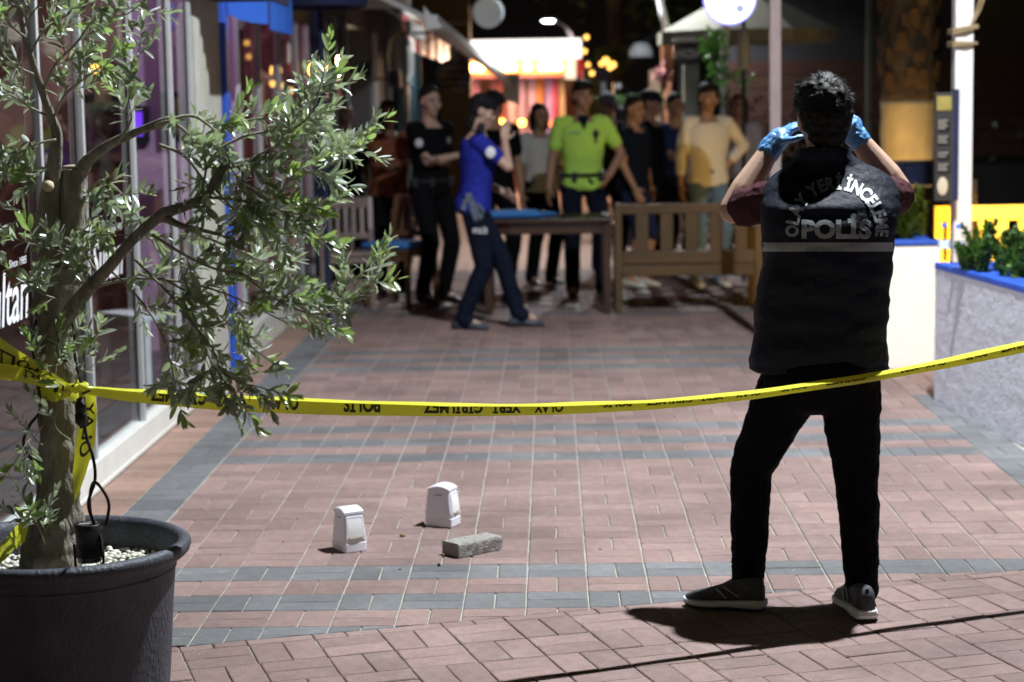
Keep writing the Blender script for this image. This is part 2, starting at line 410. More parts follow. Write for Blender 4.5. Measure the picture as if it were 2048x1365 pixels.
MOD = .204
def chamfer(poly, top, jit=0):
    """one paving block from a convex outline: sides, chamfer, top"""
    n = len(poly); cx = sum(p[0] for p in poly) / n; cy = sum(p[1] for p in poly) / n
    ins = []
    for i, p in enumerate(poly):
        a = Vector(poly[i - 1]) - Vector(p); b = Vector(poly[(i + 1) % n]) - Vector(p)
        d = (a.normalized() if a.length else a) + (b.normalized() if b.length else b)
        ins.append(Vector(p) + d * .0032)
    vs = [Vector((p[0], p[1], top - .02)) for p in poly] + [Vector((p[0], p[1], top - .0028)) for p in poly] + [Vector((q.x, q.y, top)) for q in ins]
    fs = [(i + k * n, (i + 1) % n + k * n, (i + 1) % n + (k + 1) * n, i + (k + 1) * n) for k in (0, 1) for i in range(n)] + [tuple(range(2 * n, 3 * n))]
    return vs, fs

rnd = random.Random(4)
bricks = []          # (centre, rotation, colour, outline or None)
def basket(i, j, org, ux, uy, colour, clips=(), gx=.0062, gy=.0028):
    """the two blocks of one module"""
    flip = (i + j) % 2
    for k in (0, 1):
        if flip: c = (MOD * (i + .25 + .5 * k), MOD * (j + .5)); w, h = .5 * MOD - gx * .8, MOD - gy
        else: c = (MOD * (i + .5), MOD * (j + .25 + .5 * k)); w, h = MOD - gx, .5 * MOD - gy
        cx = org[0] + ux[0] * c[0] + uy[0] * c[1]; cy = org[1] + ux[1] * c[0] + uy[1] * c[1]
        q = [(cx + ux[0] * a * w / 2 + uy[0] * b * h / 2, cy + ux[1] * a * w / 2 + uy[1] * b * h / 2) for a, b in ((-1, -1), (1, -1), (1, 1), (-1, 1))]
        col = colour(i, j, k) if callable(colour) else colour
        cut = q; hit = False
        for p0, nr in clips:
            r = clip_poly(cut, p0, nr)
            if len(r) != len(cut) or any(abs(a[0] - b[0]) > 1e-7 for a, b in zip(r, cut)): hit = True
            cut = r
            if len(cut) < 3: break
        if len(cut) < 3: continue
        bricks.append((cx, cy, math.atan2(ux[1], ux[0]) + (PI / 2 if flip else 0), col, cut if hit else None, (h, w) if flip else (w, h)))

A0 = gnd(350, 1294); A1 = gnd(1811, 1161)
dA = (A1 - A0).to_2d().normalized(); nA = Vector((-dA.y, dA.x))        # along the oblique seam / away from the camera
ROW0 = gnd(1040, 1128).y
X0 = -1.528
clipA = ((A0.x + nA.x * .002, A0.y + nA.y * .002), (nA.x, nA.y))
PLX = 2.1
def field_colour(i, j, k):
    x = X0 + MOD * (i + .5); y = ROW0 + MOD * (j + .5)
    if x > 1.93 and y < 10.75: return 'brick_grey'
    if 15.7 < y < 17.0:
        if (i + j) % 2 and k == 0: return 'brick_white'
        return 'brick_dark'
    if (j + 1) % 15 in (0, 13, 11): return 'brick_grey'
    return 'brick_red'
for j in range(-9, 60):
    y = ROW0 + MOD * j
    for i in range(0, 18 if y < 10.6 else (22 if y < 12.5 else 26)):
        basket(i, j, (X0, ROW0), (1, 0), (0, 1), field_colour, (clipA,))
    basket(0, j, (X0 - MOD - .004, ROW0), (1, 0), (0, 1), 'brick_grey', (clipA,), gx=.004)
for j in range(-11, 56):                                             # terracotta strip at the foot of the glass front
    for k in (0, 1):
        y = ROW0 + MOD * (j + .25 + .5 * k) ; w = .196
        q = [(-1.936, y - .0495), (-1.741, y - .0495), (-1.741, y + .0495), (-1.936, y + .0495)]
        r = clip_poly(q, *clipA)
        if len(r) >= 3: bricks.append((-1.838, y, 0, 'brick_terra', r if len(r) != 4 or r[0] != q[0] else None, (.195, .099)))
B0 = gnd(760, 1266)
clipB = ((A0.x - nA.x * .002, A0.y - nA.y * .002), (-nA.x, -nA.y))
for j in range(-12, 1):
    for i in range(-11, 16):
        basket(i, j, (B0.x - nA.x * .003, B0.y - nA.y * .003), tuple(dA), tuple(nA), 'brick_red', (clipB,), gx=.004, gy=.004)

base_mesh = {}
def base_brick(size, col):
    k = (round(size[0], 4), round(size[1], 4), col, rnd.randrange(4))
    if k not in base_mesh:
        w, h = size[0] / 2, size[1] / 2; jr = lambda: rnd.uniform(-.0012, .0012)
        v, f = chamfer([(-w + jr(), -h + jr()), (w + jr(), -h + jr()), (w + jr(), h + jr()), (-w + jr(), h + jr())], 0)
        me = bpy.data.meshes.new('brick'); me.from_pydata(v, [], f); me.materials.append(M[col]); me.update(); base_mesh[k] = me
    return base_mesh[k]
def seen(b):
    x, y = proj((b[0], b[1], 0))
    hid = (x < 372 and y > 1040) or (1480 < x < 1760 and y < 1180)
    return -10 < x < 2058 and 640 < y < 1372 and not hid
order = sorted(range(len(bricks)), key=lambda k: (not seen(bricks[k]), bricks[k][1]))
mine = set(order[:300])
rest = {}
cols = ['brick_red', 'brick_grey', 'brick_terra', 'brick_dark', 'brick_white']
rv, rf, rm = [], [], []
for k, (cx, cy, rot, col, cut, size) in enumerate(bricks):
    top = rnd.uniform(-.0016, .0012); rj = rnd.uniform(-.009, .009)
    if k in mine:
        if cut is None:
            o = bpy.data.objects.new('brick', base_brick(size, col)); o.location = (cx, cy, top); o.rotation_euler = (rnd.uniform(-.008, .008), rnd.uniform(-.008, .008), rot + rj)
        else:
            v, f = chamfer([(p[0] - cx, p[1] - cy) for p in cut], 0)
            me = bpy.data.meshes.new('brick'); me.from_pydata(v, [], f); me.materials.append(M[col]); me.update()
            o = bpy.data.objects.new('brick', me); o.location = (cx, cy, top)
        C.objects.link(o); o.parent = pavement
    else:
        if cut is None:
            w, h = size[0] / 2, size[1] / 2; ca, sa = math.cos(rot + rj), math.sin(rot + rj)
            poly = [(cx + ca * a * w - sa * b * h, cy + sa * a * w + ca * b * h) for a, b in ((-1, -1), (1, -1), (1, 1), (-1, 1))]
        else: poly = cut
        v, f = chamfer(poly, top); o_ = len(rv)
        rv += [tuple(p) for p in v]; rf += [tuple(q + o_ for q in t) for t in f]; rm += [cols.index(col)] * len(f)
me = bpy.data.meshes.new('bricks'); me.from_pydata(rv, [], rf)
for c in cols: me.materials.append(M[c])
me.polygons.foreach_set("material_index", rm); me.update()
o = link('remaining_bricks', me, None, pavement); o["kind"] = "stuff"
# beyond the built blocks the paving is a sheet with printed-in joints
fm = bpy.data.materials.new('far_paving'); fm.use_nodes = True
fn, fl = fm.node_tree.nodes, fm.node_tree.links
bt = fn.new("ShaderNodeTexBrick"); bt.inputs["Color1"].default_value = (.30, .19, .16, 1); bt.inputs["Color2"].default_value = (.24, .15, .13, 1)
bt.inputs["Mortar"].default_value = (.45, .42, .36, 1); bt.inputs["Scale"].default_value = 1; bt.inputs["Brick Width"].default_value = .2; bt.inputs["Row Height"].default_value = .1; bt.inputs["Mortar Size"].default_value = .004
ge = fn.new("ShaderNodeNewGeometry"); fl.new(ge.outputs["Position"], bt.inputs["Vector"]); fl.new(bt.outputs[0], fn["Principled BSDF"].inputs["Base Color"]); fn["Principled BSDF"].inputs["Roughness"].default_value = .7
yE = ROW0 + MOD * 60
g = MB(); g.add([(-12, yE, 0), (14, yE, 0), (14, 90, 0), (-12, 90, 0)], [(0, 1, 2, 3)]); g.add([(-1.938, -2, -.004), (-1.938, yE, -.004), (-9, yE, -.004), (-9, -2, -.004)], [(0, 1, 2, 3)])
struct(g.build('far_paving', fm, pavement))

# ------------------------------------------------------------------ left: restaurant with the glass front
FX = -1.945
rest_t = thing('restaurant', 'restaurant front of tall glass panels in thin aluminium frames, white lettering on the panes', 'shopfront', (FX, 8, 0))
fy = [4.5, 5.55, 6.6, 7.66, 8.36, 9.38, 10.36, 10.95]
m = MB(); m.box((FX - .03, 7.58, .066), (.075, 6.8, .128)); m.box((FX + .008, 7.58, .012), (.006, 6.8, .02))
m.build('bottom_rail', M['white_alu'], rest_t, bev=.006)
MB().box((FX - .03, 7.58, 2.56), (.08, 6.8, .12)).build('top_rail', M['white_alu'], rest_t, bev=.004)
MB().box((FX - .35, 7.58, 2.78), (.78, 7.0, .3)).build('canopy', M['dark_wall'], rest_t, bev=.01)
for i, y in enumerate(fy):
    f = MB().box((FX - .018, y - .017, 1.315), (.026, .030, 2.37)).build('frame_post', M['alu'], rest_t, bev=.004)
    MB().box((FX - .040, y + .016, 1.315), (.016, .018, 2.366)).build('frame_seal', M['alu'], f, bev=.003)
panes = []
for a, b in zip(fy[:-1], fy[1:]):
    p = MB().box((FX - .04, (a + b) / 2, 1.315), (.008, b - a - .05, 2.36)).build('glass_pane', M['glass'], rest_t); panes.append(p)
def pane_word(pane, yc, zc, h, w, small=None):
    mb = MB(); flat_text(mb, "Sultan", (FX - .030, yc, zc), (0, 1, 0), (0, 0, 1), h, w, .012, .28)
    mb.build('lettering', M['print_white'], pane)
    mb = MB(); flat_text(mb, "Since", (FX - .030, yc + small[0] - .065, zc + small[1]), (0, 1, 0), (0, 0, 1), .028, .12, .004, .2)
    mb.build('small_lettering', M['print_white'], pane)
    mb = MB(); flat_text(mb, "1985", (FX - .030, yc + small[0] + .07, zc + small[1]), (0, 1, 0), (0, 0, 1), .028, .10, .004, .2)
    mb.build('small_lettering', M['print_white'], pane)
pane_word(panes[2], 7.12, .845, .19, .62, (.19, .20))
pane_word(panes[4], 8.80, .865, .19, .60, (.19, .20))
# interior
room = struct(thing('dining_room', '', 'room')); del room["category"]; del room["label"]
struct(MB().box((-4.5, 8.5, .02), (5.0, 8.8, .03)).build('floor', mat('dark_tiles', (.09, .07, .065), .35, var=.2), room))
struct(MB().box((-7.05, 8.5, 1.35), (.1, 9, 2.7)).build('wall', M['brown_wall'], room))
struct(MB().box((-4.9, 12.95, 1.35), (4.35, .1, 2.7)).build('wall', M['brown_wall'], room))
struct(MB().box((-2.37, 12.95, 1.35), (.7, .1, 2.7)).build('wall', M['purple_wall'], room))
struct(MB().box((-4.6, 8.5, 2.76), (4.4, 9, .08)).build('ceiling', M['dark_wood'], room))
struct(MB().box((-4.6, 3.9, 1.35), (5.0, .1, 2.7)).build('wall', M['brown_wall'], room))
def picture(x0, x1, y0, y1, Y, mt, label):
    a, b = at(x0, y0, Y), at(x1, y1, Y)
    t = thing('wall_picture', label, 'picture', ((a.x + b.x) / 2, Y, (a.z + b.z) / 2))
    c = Vector(((a.x + b.x) / 2, Y, (a.z + b.z) / 2)); w, h = abs(b.x - a.x), abs(a.z - b.z)
    m = MB()
    for s in (-1, 1):
        m.box(c + Vector((s * (w / 2 - .02), 0, 0)), (.04, .03, h)); m.box(c + Vector((0, 0, s * (h / 2 - .02))), (w - .08, .03, .04))
    m.build('frame', M['black'], t); MB().box(c + Vector((0, .005, 0)), (w - .08, .015, h - .08)).build('canvas', mt, t)
picture(150, 262, 190, 335, 12.88, mat('dim_painting', (.10, .05, .07), .6, var=.9, vscale=12), 'dark framed painting on the brown dining room wall')
picture(205, 228, 225, 275, 12.84, M['violet_neon'], 'narrow violet neon panel beside the dark painting')
picture(255, 300, 212, 285, 12.86, M['violet_neon'], 'wide violet lit screen indoors behind the glass')
picture(322, 362, 185, 285, 12.84, mat('blue_painting', (.05, .03, .22), .6, var=.6, vscale=10, emit=.06, ecol=(.2, .08, 1)), 'dark blue picture on the mauve wall')
for px, py, Y, lb in ((172, 107, 11.5, 'upper of two small amber lamps glowing behind the restaurant glass'), (190, 137, 11.3, 'lower of two small amber lamps glowing behind the restaurant glass')):
    p = at(px, py, Y); t = thing('wall_lamp', lb, 'lamp', p, group='amber lamps in the restaurant')
    MB().ell(p, (.026, .026, .03)).build('bulb', M['amber_dim'], t); MB().tube([p + Vector((0, 0, .03)), p + Vector((0, 0, 2.72 - p.z))], .004, 6).build('cord', M['black'], t)

def slat_chair(x, y, rz, wm, label, seat_m=None, cushion=None, group=None, h=.88, w=.44):
    t = thing('slat_chair', label, 'chair', (x, y, 0), rz, group)
    B = lambda n, mb, mm: mb.build(n, mm, t, bev=.004, world=False)
    for sx in (-1, 1):
        B('leg', MB().box((sx * (w / 2 - .022), .2, .22), (.04, .04, .44)), wm)
        B('leg', MB().loft([[Vector((sx * (w / 2 - .022) + a * .02, -.2 + yy + b * .02, z)) for a, b in ((-1, -1), (1, -1), (1, 1), (-1, 1))] for yy, z in ((-.03, 0), (0, .44), (-.02, .62), (-.085, h))]), wm)
    B('seat', MB().box((0, .01, .445), (w, .44, .03)), seat_m or wm)
    B('rail', MB().box((0, .2, .40), (w - .1, .02, .06)), wm); B('rail', MB().box((0, -.2, .40), (w - .1, .02, .06)), wm)
    B('top_rail', MB().bar((-(w / 2 - .045), -.283, h - .045), (w / 2 - .045, -.283, h - .045), .022, .085), wm)
    B('lower_rail', MB().bar((-(w / 2 - .045), -.225, .56), (w / 2 - .045, -.225, .56), .02, .05), wm)
    for k in range(5):
        xx = -(w / 2 - .09) + k * (w - .18) / 4
        B('slat', MB().bar((xx, -.226, .58), (xx, -.278, h - .08), .035, .012, up=(0, 1, 0)), wm)
    if cushion: 
        q = MB().box((0, .02, .485), (w - .02, .42, .05)).build('cushion', cushion, t, bev=.02, world=False)
    return t
for px, py, Y, rz, lb in ((335, 470, 11.3, 2.4, 'white wooden chair inside behind the restaurant glass beside the frame'),):
    p = at(px, py, Y); slat_chair(p.x - .1, Y, rz, M['white_paint'], lb, group='white chairs in the restaurant')
def plain_table(x, y, label, mt):
    t = thing('dining_table', label, 'table', (x, y, 0))
    MB().box((x, y, .735), (.7, .7, .03)).build('table_top', mt, t, bev=.005)
    for sx in (-1, 1):
        for sy in (-1, 1): MB().box((x + sx * .3, y + sy * .3, .36), (.05, .05, .72)).build('leg', mt, t, bev=.003)
plain_table(-3.3, 9.3, 'dark square dining table inside the restaurant', M['dark_wood'])

# corrugated panel and blue column between the shops
t = thing('corrugated_panel', 'pale corrugated metal panel closing the end of the glass front', 'wall panel', (FX, 11.6, 0))
m = MB(); N = 9; ya, yb = 10.98, 11.7
for k in range(N):
    y0 = ya + (yb - ya) * k / N; y1 = ya + (yb - ya) * (k + 1) / N; d = (y1 - y0)
    m.prism([(FX, y0, 0), (FX + .028, y0 + d * .25, 0), (FX + .028, y0 + d * .6, 0), (FX, y0 + d * .85, 0), (FX, y1, 0), (FX - .03, y1, 0), (FX - .03, y0, 0)], (0, 0, 2.7))
m.build('sheet', mat('pale_cladding', (.36, .355, .31), .6, var=.12, vscale=5), t)
MB().box((FX - .02, ya + .36, .03), (.10, .72, .05)).build('kick_plate', M['white_alu'], t, bev=.005)
t = thing('blue_column', 'bright blue painted square column beside the corrugated panel', 'column', (FX + .03, 12.36, 0))
MB().box((FX - .005, 11.86, 1.35), (.10, .15, 2.7)).build('shaft', M['blue_paint'], t, bev=.01); MB().box((FX - .005, 11.86, .06), (.14, .20, .12)).build('base', M['blue_paint'], t, bev=.01)

# blue awning over the column
t = thing('dark_canopy', 'dark projecting canopy shading the top of the corrugated panel', 'canopy', (FX, 11.2, 2.2)); MB().box((FX + .22, 11.25, 2.24), (.46, .72, .06)).build('slab', M['dark_wall'], t, bev=.006); MB().box((FX + .44, 11.25, 2.23), (.02, .74, .10)).build('fascia', M['navy'], t)
t = thing('blue_awning', 'bright blue canvas awning with a curved side panel above the column', 'awning', (-1.7, 11.3, 2.1))
pa = [(-1.96, 12.1, 2.95), (-1.96, 12.1, 2.20), (-1.93, 12.1, 2.165), (-1.86, 12.1, 2.13), (-1.78, 12.1, 2.11), (-1.69, 12.1, 2.10), (-1.69, 12.1, 2.55)]
MB().prism(pa, (0, .008, 0)).build('side_panel', M['blue_canvas'], t)
MB().add([(-1.96, 12.1, 2.955), (-1.68, 12.1, 2.555), (-1.68, 13.1, 2.555), (-1.96, 13.1, 2.955)], [(0, 1, 2, 3)]).build('canopy', M['blue_canvas'], t)
v = MB()
for k in range(24):
    y0 = 12.1 + 1.0 * k / 24; y1 = 12.1 + 1.0 * (k + 1) / 24; w0 = .012 * math.sin(k * 1.9); w1 = .012 * math.sin((k + 1) * 1.9)
    v.add([(-1.68 + w0, y0, 2.07 + w0 * .4), (-1.68 + w1, y1, 2.07 + w1 * .4), (-1.678, y1, 2.555), (-1.678, y0, 2.555)], [(0, 1, 2, 3)])
v.build('valance', M['blue_canvas'], t, smooth=True)

# second glass front
sh2 = thing('glazed_shop', 'second glass front with warm lamps inside, past the blue column', 'shopfront', (FX, 14.5, 0))
MB().box((FX - .03, 14.4, .10), (.08, 3.9, .20)).build('bottom_rail', M['white_alu'], sh2, bev=.006)
MB().box((FX - .03, 14.4, 2.36), (.08, 3.9, .20)).build('top_rail', M['mustard'], sh2)
for y in (12.62, 13.53, 14.55, 15.6, 16.3): MB().box((FX - .02, y, 1.23), (.03, .035, 2.06)).build('frame_post', M['alu'], sh2, bev=.004)
for a, b in ((12.62, 13.53), (13.53, 14.55), (14.55, 15.6), (15.6, 16.3)): MB().box((FX - .04, (a + b) / 2, 1.23), (.008, b - a - .06, 2.06)).build('glass_pane', M['glass'], sh2)
r2 = struct(thing('shop_room', '', 'room')); del r2["category"]; del r2["label"]
struct(MB().box((-4.0, 16.6, 1.35), (4.0, .1, 2.7)).build('wall', mat('rose_plaster', (.42, .17, .16), .8, var=.2, vscale=2), r2))
struct(MB().box((-4.0, 13.06, 1.35), (4.0, .1, 2.7)).build('wall', M['brown_wall'], r2))
struct(MB().box((-6.0, 14.8, 1.35), (.1, 3.6, 2.7)).build('wall', M['brown_wall'], r2))
struct(MB().box((-4.0, 14.8, 2.6), (4.0, 3.6, .1)).build('ceiling', M['dark_wood'], r2))
struct(MB().box((-4.0, 14.8, .02), (4.0, 3.6, .03)).build('floor', M['dark_wood'], r2))
def lantern(px, py, Y, r, mt, label, group=None, drop=.6):
    p = at(px, py, Y); t = thing('hanging_lantern', label, 'lantern', p, group=group)
    MB().ell(p, (r, r, r * 1.15)).build('globe', mt, t, smooth=True); MB().tube([p + Vector((0, 0, r * 1.1)), p + Vector((0, 0, drop))], .006, 6).build('cord', M['black'], t)
    MB().lathe([(r * .35, r * 1.05), (r * .5, r * 1.15), (.01, r * 1.4)], 12, p).build('cap', M['black'], t)
lantern(628, 140, 15.6, .045, emit_mat('lantern_glow', (1, .5, .08), 9), 'bright amber lantern hanging in front of the second glass front', drop=.5)
for px, py, lb in ((545, 168, 'leftmost small amber lamp behind the second glass front'), (562, 172, 'middle small amber lamp behind the second glass front'), (581, 182, 'rightmost small amber lamp behind the second glass front')):
    lantern(px, py, 15.9, .024, M['amber_dim'], lb, 'small lamps in the second shop', .5)

# third row of shops, beyond
def block(name, label, cat, x0, x1, y0, y1, z0, z1, mt, bev=.01, part='body'):
    t = thing(name, label, cat, ((x0 + x1) / 2, (y0 + y1) / 2, z0))
    MB().box(((x0 + x1) / 2, (y0 + y1) / 2, (z0 + z1) / 2), (x1 - x0, y1 - y0, z1 - z0)).build(part, mt, t, bev=bev); return t
block('navy_post', 'slim navy post at the end of the second glass front', 'post', -1.98, -1.86, 16.5, 16.72, 0, 2.6, M['navy'], part='shaft')
t = thing('navy_umbrella', 'navy parasol canopy seen edge on beside the blue awning', 'umbrella', (-1.6, 14.3, 0))
c = at(640, 0, 14.2)
MB().lathe([(.02, .20), (.30, .10), (.34, .02), (.33, -.05), (.30, -.06), (.02, .1)], 24, c).build('canopy', M['navy'], t)
MB().tube([c + Vector((0, 0, .2)), c + Vector((0, 0, .34))], .015, 8).build('finial', M['black'], t)
MB().tube([(c.x, c.y, 0), c + Vector((0, 0, .15))], .02, 8).build('pole', M['navy'], t)
wt = thing('shop_row', 'dark row of small shops with lit doorways beyond the glass fronts', 'building', (-1.95, 22, 0))
MB().box((-2.25, 18.2, 1.7), (.5, 2.6, 3.4)).build('wall', M['dark_wall'], wt); MB().box((-2.25, 23.6, 1.7), (.5, 2.6, 3.4)).build('wall', M['dark_wall'], wt)
MB().box((-2.25, 28.5, 1.7), (.5, 4.4, 3.4)).build('wall', M['dark_wall'], wt); MB().box((-2.25, 20.9, 2.9), (.5, 2.6, 1.0)).build('lintel', M['dark_wall'], wt)
MB().box((-2.25, 25.6, 2.9), (.5, 1.2, 1.0)).build('lintel', M['dark_wall'], wt)
for y in (17.3, 18.3, 19.3, 22.6, 24.6): MB().box((-1.97, y, 1.2), (.06, .10, 2.4)).build('door_frame', M['grey_canvas'], wt, bev=.005)
for y in (26.4, 27.6, 28.8, 30.2): MB().box((-1.97, y, 1.25), (.06, .22, 2.5)).build('door_frame', M['turquoise'], wt, bev=.005)
for a in (17.8, 18.8): MB().box((-1.99, a, 1.2), (.02, .86, 2.3)).build('door_glass', M['glass'], wt)
lit = MB()
for k in range(14): lit.bar((-2.42 + .02 * (k % 2), 19.6 + k * .18, .1), (-2.42 + .02 * (k % 2), 19.6 + k * .18, 2.3), .17, .03, up=(1, 0, 0))
lit.build('curtain', M['cream_canvas'], wt)
lamp("doorway_light", 'POINT', (-2.15, 20.9, 2.2), 9, (1, .78, .45), .1)
lamp("turquoise_door_light", 'POINT', (-1.5, 28.4, 2.2), 10, (.75, .9, 1), .1)
t = thing('grey_awning', 'grey folded canvas awning boxes over the dark shop doors', 'awning', (-1.6, 17.5, 2.4))
MB().box((-1.62, 17.9, 2.62), (.62, 2.6, .22)).build('cassette', M['grey_canvas'], t, bev=.03)
MB().add([(-1.95, 19.3, 2.75), (-1.35, 19.3, 2.38), (-1.35, 21.4, 2.38), (-1.95, 21.4, 2.75)], [(0, 1, 2, 3)]).build('canopy', M['grey_canvas'], t)
MB().box((-1.35, 20.35, 2.33), (.05, 2.1, .14)).build('front_bar', M['grey_canvas'], t, bev=.01)
def folded_parasol(px, y0, y1, Y, r, mt, label):
    a, b = at(px, y0, Y), at(px, y1, Y); t = thing('folded_parasol', label, 'parasol', (a.x, Y, 0))
    rings = []; L = a.z - b.z
    for z, s in ((0, .2), (.15, .7), (.45, 1.0), (.75, .9), (.9, .75), (1, .95)):
        rings.append([Vector((a.x + r * s * (1 + .25 * math.sin(6 * q)) * math.cos(q), Y + r * s * (1 + .25 * math.sin(6 * q)) * math.sin(q), a.z - z * L)) for q in [2 * PI * k / 24 for k in range(24)]])
    MB().loft(rings).build('canopy', mt, t, smooth=True); MB().tube([(a.x, Y, 0), (a.x, Y, a.z + .06)], .018, 8).build('pole', M['black'], t)
folded_parasol(800, 62, 172, 20.5, .11, M['grey_canvas'], 'closed grey parasol before the dark shops')
folded_parasol(1487, 52, 140, 17.5, .05, M['cream_canvas'], 'closed cream parasol under the cream canopy')
for px, py, lb in ((735, 140, 'black wall speaker beside the lit curtain doorway'), (790, 158, 'black wall speaker between the doorway and the turquoise doors')):
    p = at(px, py, 19.2); t = thing('wall_speaker', lb, 'speaker', p, group='black speakers on the shop row')
    MB().box(p, (.10, .10, .16)).build('cabinet', M['black'], t, bev=.01); MB().box(p + Vector((-.12, .05, 0)), (.16, .02, .02)).build('bracket', M['black'], t)
# red and white awning with its long white bar
t = thing('striped_awning', 'red and white awning with a long white front bar over the street', 'awning', (-1.3, 22, 2.2))
for k in range(10):
    y0 = 20.6 + k * .95
    MB().add([(-1.5, y0, 2.17), (-1.5, y0 + .95, 2.17), (-1.5, y0 + .95, 2.52), (-1.5, y0, 2.52)], [(0, 1, 2, 3)]).build('valance_panel', M['red_canvas'] if k % 2 == 0 else M['white_paint'], t)
MB().box((-1.49, 25.35, 2.56), (.04, 9.6, .09)).build('trim', M['white_paint'], t, bev=.005)
MB().add([(-1.95, 20.6, 2.9), (-1.5, 20.6, 2.6), (-1.5, 30.1, 2.6), (-1.95, 30.1, 2.9)], [(0, 1, 2, 3)]).build('canopy', M['red_canvas'], t)
b0, b1 = at(862, 40, 15.2), at(1024, 168, 26.5)
MB().bar(b0, b1, .10, .075).build('front_bar', M['white_paint'], t, bev=.01)
e0 = at(846, 12, 15.2)
MB().prism([e0, at(852, 60, 15.2), at(886, 56, 15.2)], (0, .05, 0)).build('end_cap', M['white_paint'], t, bev=.005)
MB().bar(b0 + Vector((0, .3, 0)), (-1.95, 15.6, 2.75), .04, .04).build('arm', M['white_paint'], t); MB().bar(b1, (-1.5, 27, 2.5), .04, .04).build('arm', M['white_paint'], t)
p = at(1022, 175, 26.4); t = thing('white_banner', 'small white cloth banner hanging from the end of the awning bar', 'banner', p)
q = MB()
for k in range(6):
    x0 = p.x - .115 + .038 * k; q.add([(x0, p.y + .02 * math.sin(k * 1.3), p.z + .17), (x0 + .038, p.y + .02 * math.sin((k + 1) * 1.3), p.z + .165), (x0 + .038, p.y + .02 * math.sin((k + 1) * 1.3), p.z - .17 - .012 * k), (x0, p.y + .02 * math.sin(k * 1.3), p.z - .16 - .012 * k)], [(0, 1, 2, 3)])
q.build('cloth', M['white_paint'], t, smooth=True); MB().bar((p.x - .13, p.y, p.z + .175), (p.x + .13, p.y, p.z + .175), .02, .02).build('rod', M['white_paint'], t)
block('mustard_pier', 'mustard plastered pier behind the dark round sign', 'pier', at(880, 100, 31).x, at(940, 100, 31).x, 31, 31.4, 0, 3.1, M['mustard'], part='shaft')
t = block('mustard_beam', 'mustard board fascia high over the red awning', 'fascia', at(805, 0, 25).x, at(938, 0, 25).x, 25, 25.2, at(900, 46, 25).z, 3.4, M['mustard'], part='board')

# round hanging signs
def round_sign(px, py, Y, r_px, label, face, rim, rows=0, fm=None):
    p = at(px, py, Y); r = r_px * Y / FPX; t = thing('round_sign', label, 'sign', p)
    k = 40; ring = [Vector((p.x + r * math.cos(2 * PI * i / k), p.y, p.z + r * math.sin(2 * PI * i / k))) for i in range(k)]
    MB().prism(ring, (0, .07, 0)).build('drum', rim, t, bev=.006)
    MB().prism([p + (q - p) * .94 + Vector((0, -.006, 0)) for q in ring], (0, .01, 0)).build('face', face, t)
    MB().tube([p + Vector((0, .035, r)), p + Vector((0, .035, r + .25))], .012, 8).build('hanger', M['black'], t)
    MB().tube([p + Vector((0, .035, r + .25)), p + Vector((-.5 if p.x < 0 else .5, .035, r + .25))], .014, 8).build('bracket', M['black'], t)
    for i in range(rows):
        z = p.z + r * (.45 - .42 * i); w = math.sqrt(max(r * r - (z - p.z) ** 2, 0)) * .8
        MB().box((p.x, p.y - .010, z), (2 * w, .006, r * .16)).build('board_strip', fm, t)
    return t
round_sign(908, 152, 19.5, 34, 'dark round wooden sign hanging over the officers', mat('dark_disc', (.05, .038, .033), .7, var=.2), M['black'], 4, mat('disc_strip', (.12, .075, .055), .6, var=.2))
round_sign(976, 25, 21, 30, 'pale grey round sign hanging high beside the lit street lamp', M['disc_grey'], M['disc_grey'])
ls = round_sign(1460, -3, 14.5, 52, 'glowing white round sign with a blue rim at the top of the view', M['disc_lit'], M['disc_rim'])
p = at(1460, -3, 14.5)
mk = MB(); mk.box(p + Vector((.01, -.014, .045)), (.2, .004, .022)); mk.box(p + Vector((-.01, -.014, .0)), (.15, .004, .022)); mk.ell(p + Vector((.07, -.012, -.075)), (.03, .003, .03))
mk.build('print', mat('sign_print', (.25, .3, .5), .5, emit=.6, ecol=(.5, .6, .9)), ls)

# ------------------------------------------------------------------ street lamps
def street_lamp(base, head, label, pole_h, r=.035, mt=None, lit=True, low=None, bend=.2, rise=.95):
    t = thing('street_lamp', label, 'street lamp', base, group='street lamps along the lane')
    base = Vector(base); head = Vector(head); top = base + Vector((0, 0, pole_h)); mt = mt or M['pink_paint']
    MB().tube([base, base + Vector((0, 0, pole_h * .5)), top], [r * 1.5, r * 1.3, r * 1.1], 12).build('pole', low or mt, t, smooth=True)
    MB().lathe([(r * 3, 0), (r * 3, .03), (r * 1.8, .06), (r * 1.6, .14)], 16, base).build('base_flange', M['black'], t)
    pts = []
    for k in range(9):
        q = k / 8; pts.append(top * (1 - q) ** 2 + Vector((top.x * (1 - bend) + head.x * bend, top.y, top.z + (head.z - top.z) * rise)) * 2 * q * (1 - q) + head * q * q)
    MB().tube(pts, [r * 1.1 - r * .3 * k / 8 for k in range(9)], 10).build('arm', mt, t, smooth=True)
    d = (head - pts[-2]); d.z = 0; d.normalize(); c = head + d * .12 + Vector((0, 0, .03))
    hd = MB().ell(c, (.20, .10, .05), Matrix.Rotation(math.atan2(d.y, d.x), 3, 'Z')).build('lamp_head', M['alu'], t, smooth=True)
    if lit: MB().ell(c - Vector((0, 0, .028)), (.15, .07, .035), Matrix.Rotation(math.atan2(d.y, d.x), 3, 'Z')).build('lens', M['lamp_white'], hd, smooth=True)
    return t
street_lamp((3.06, 7.06, 0), (KEY.x + .12, KEY.y + .1, KEY.z + .17), 'tall street lamp behind the grey planter lighting the crime scene', 5.0)
h = at(1108, 41, 45); b = at(1166, 190, 45); street_lamp((b.x, 45, 0), h, 'lit street lamp far down the lane with a curved arm', 2.0, .045)
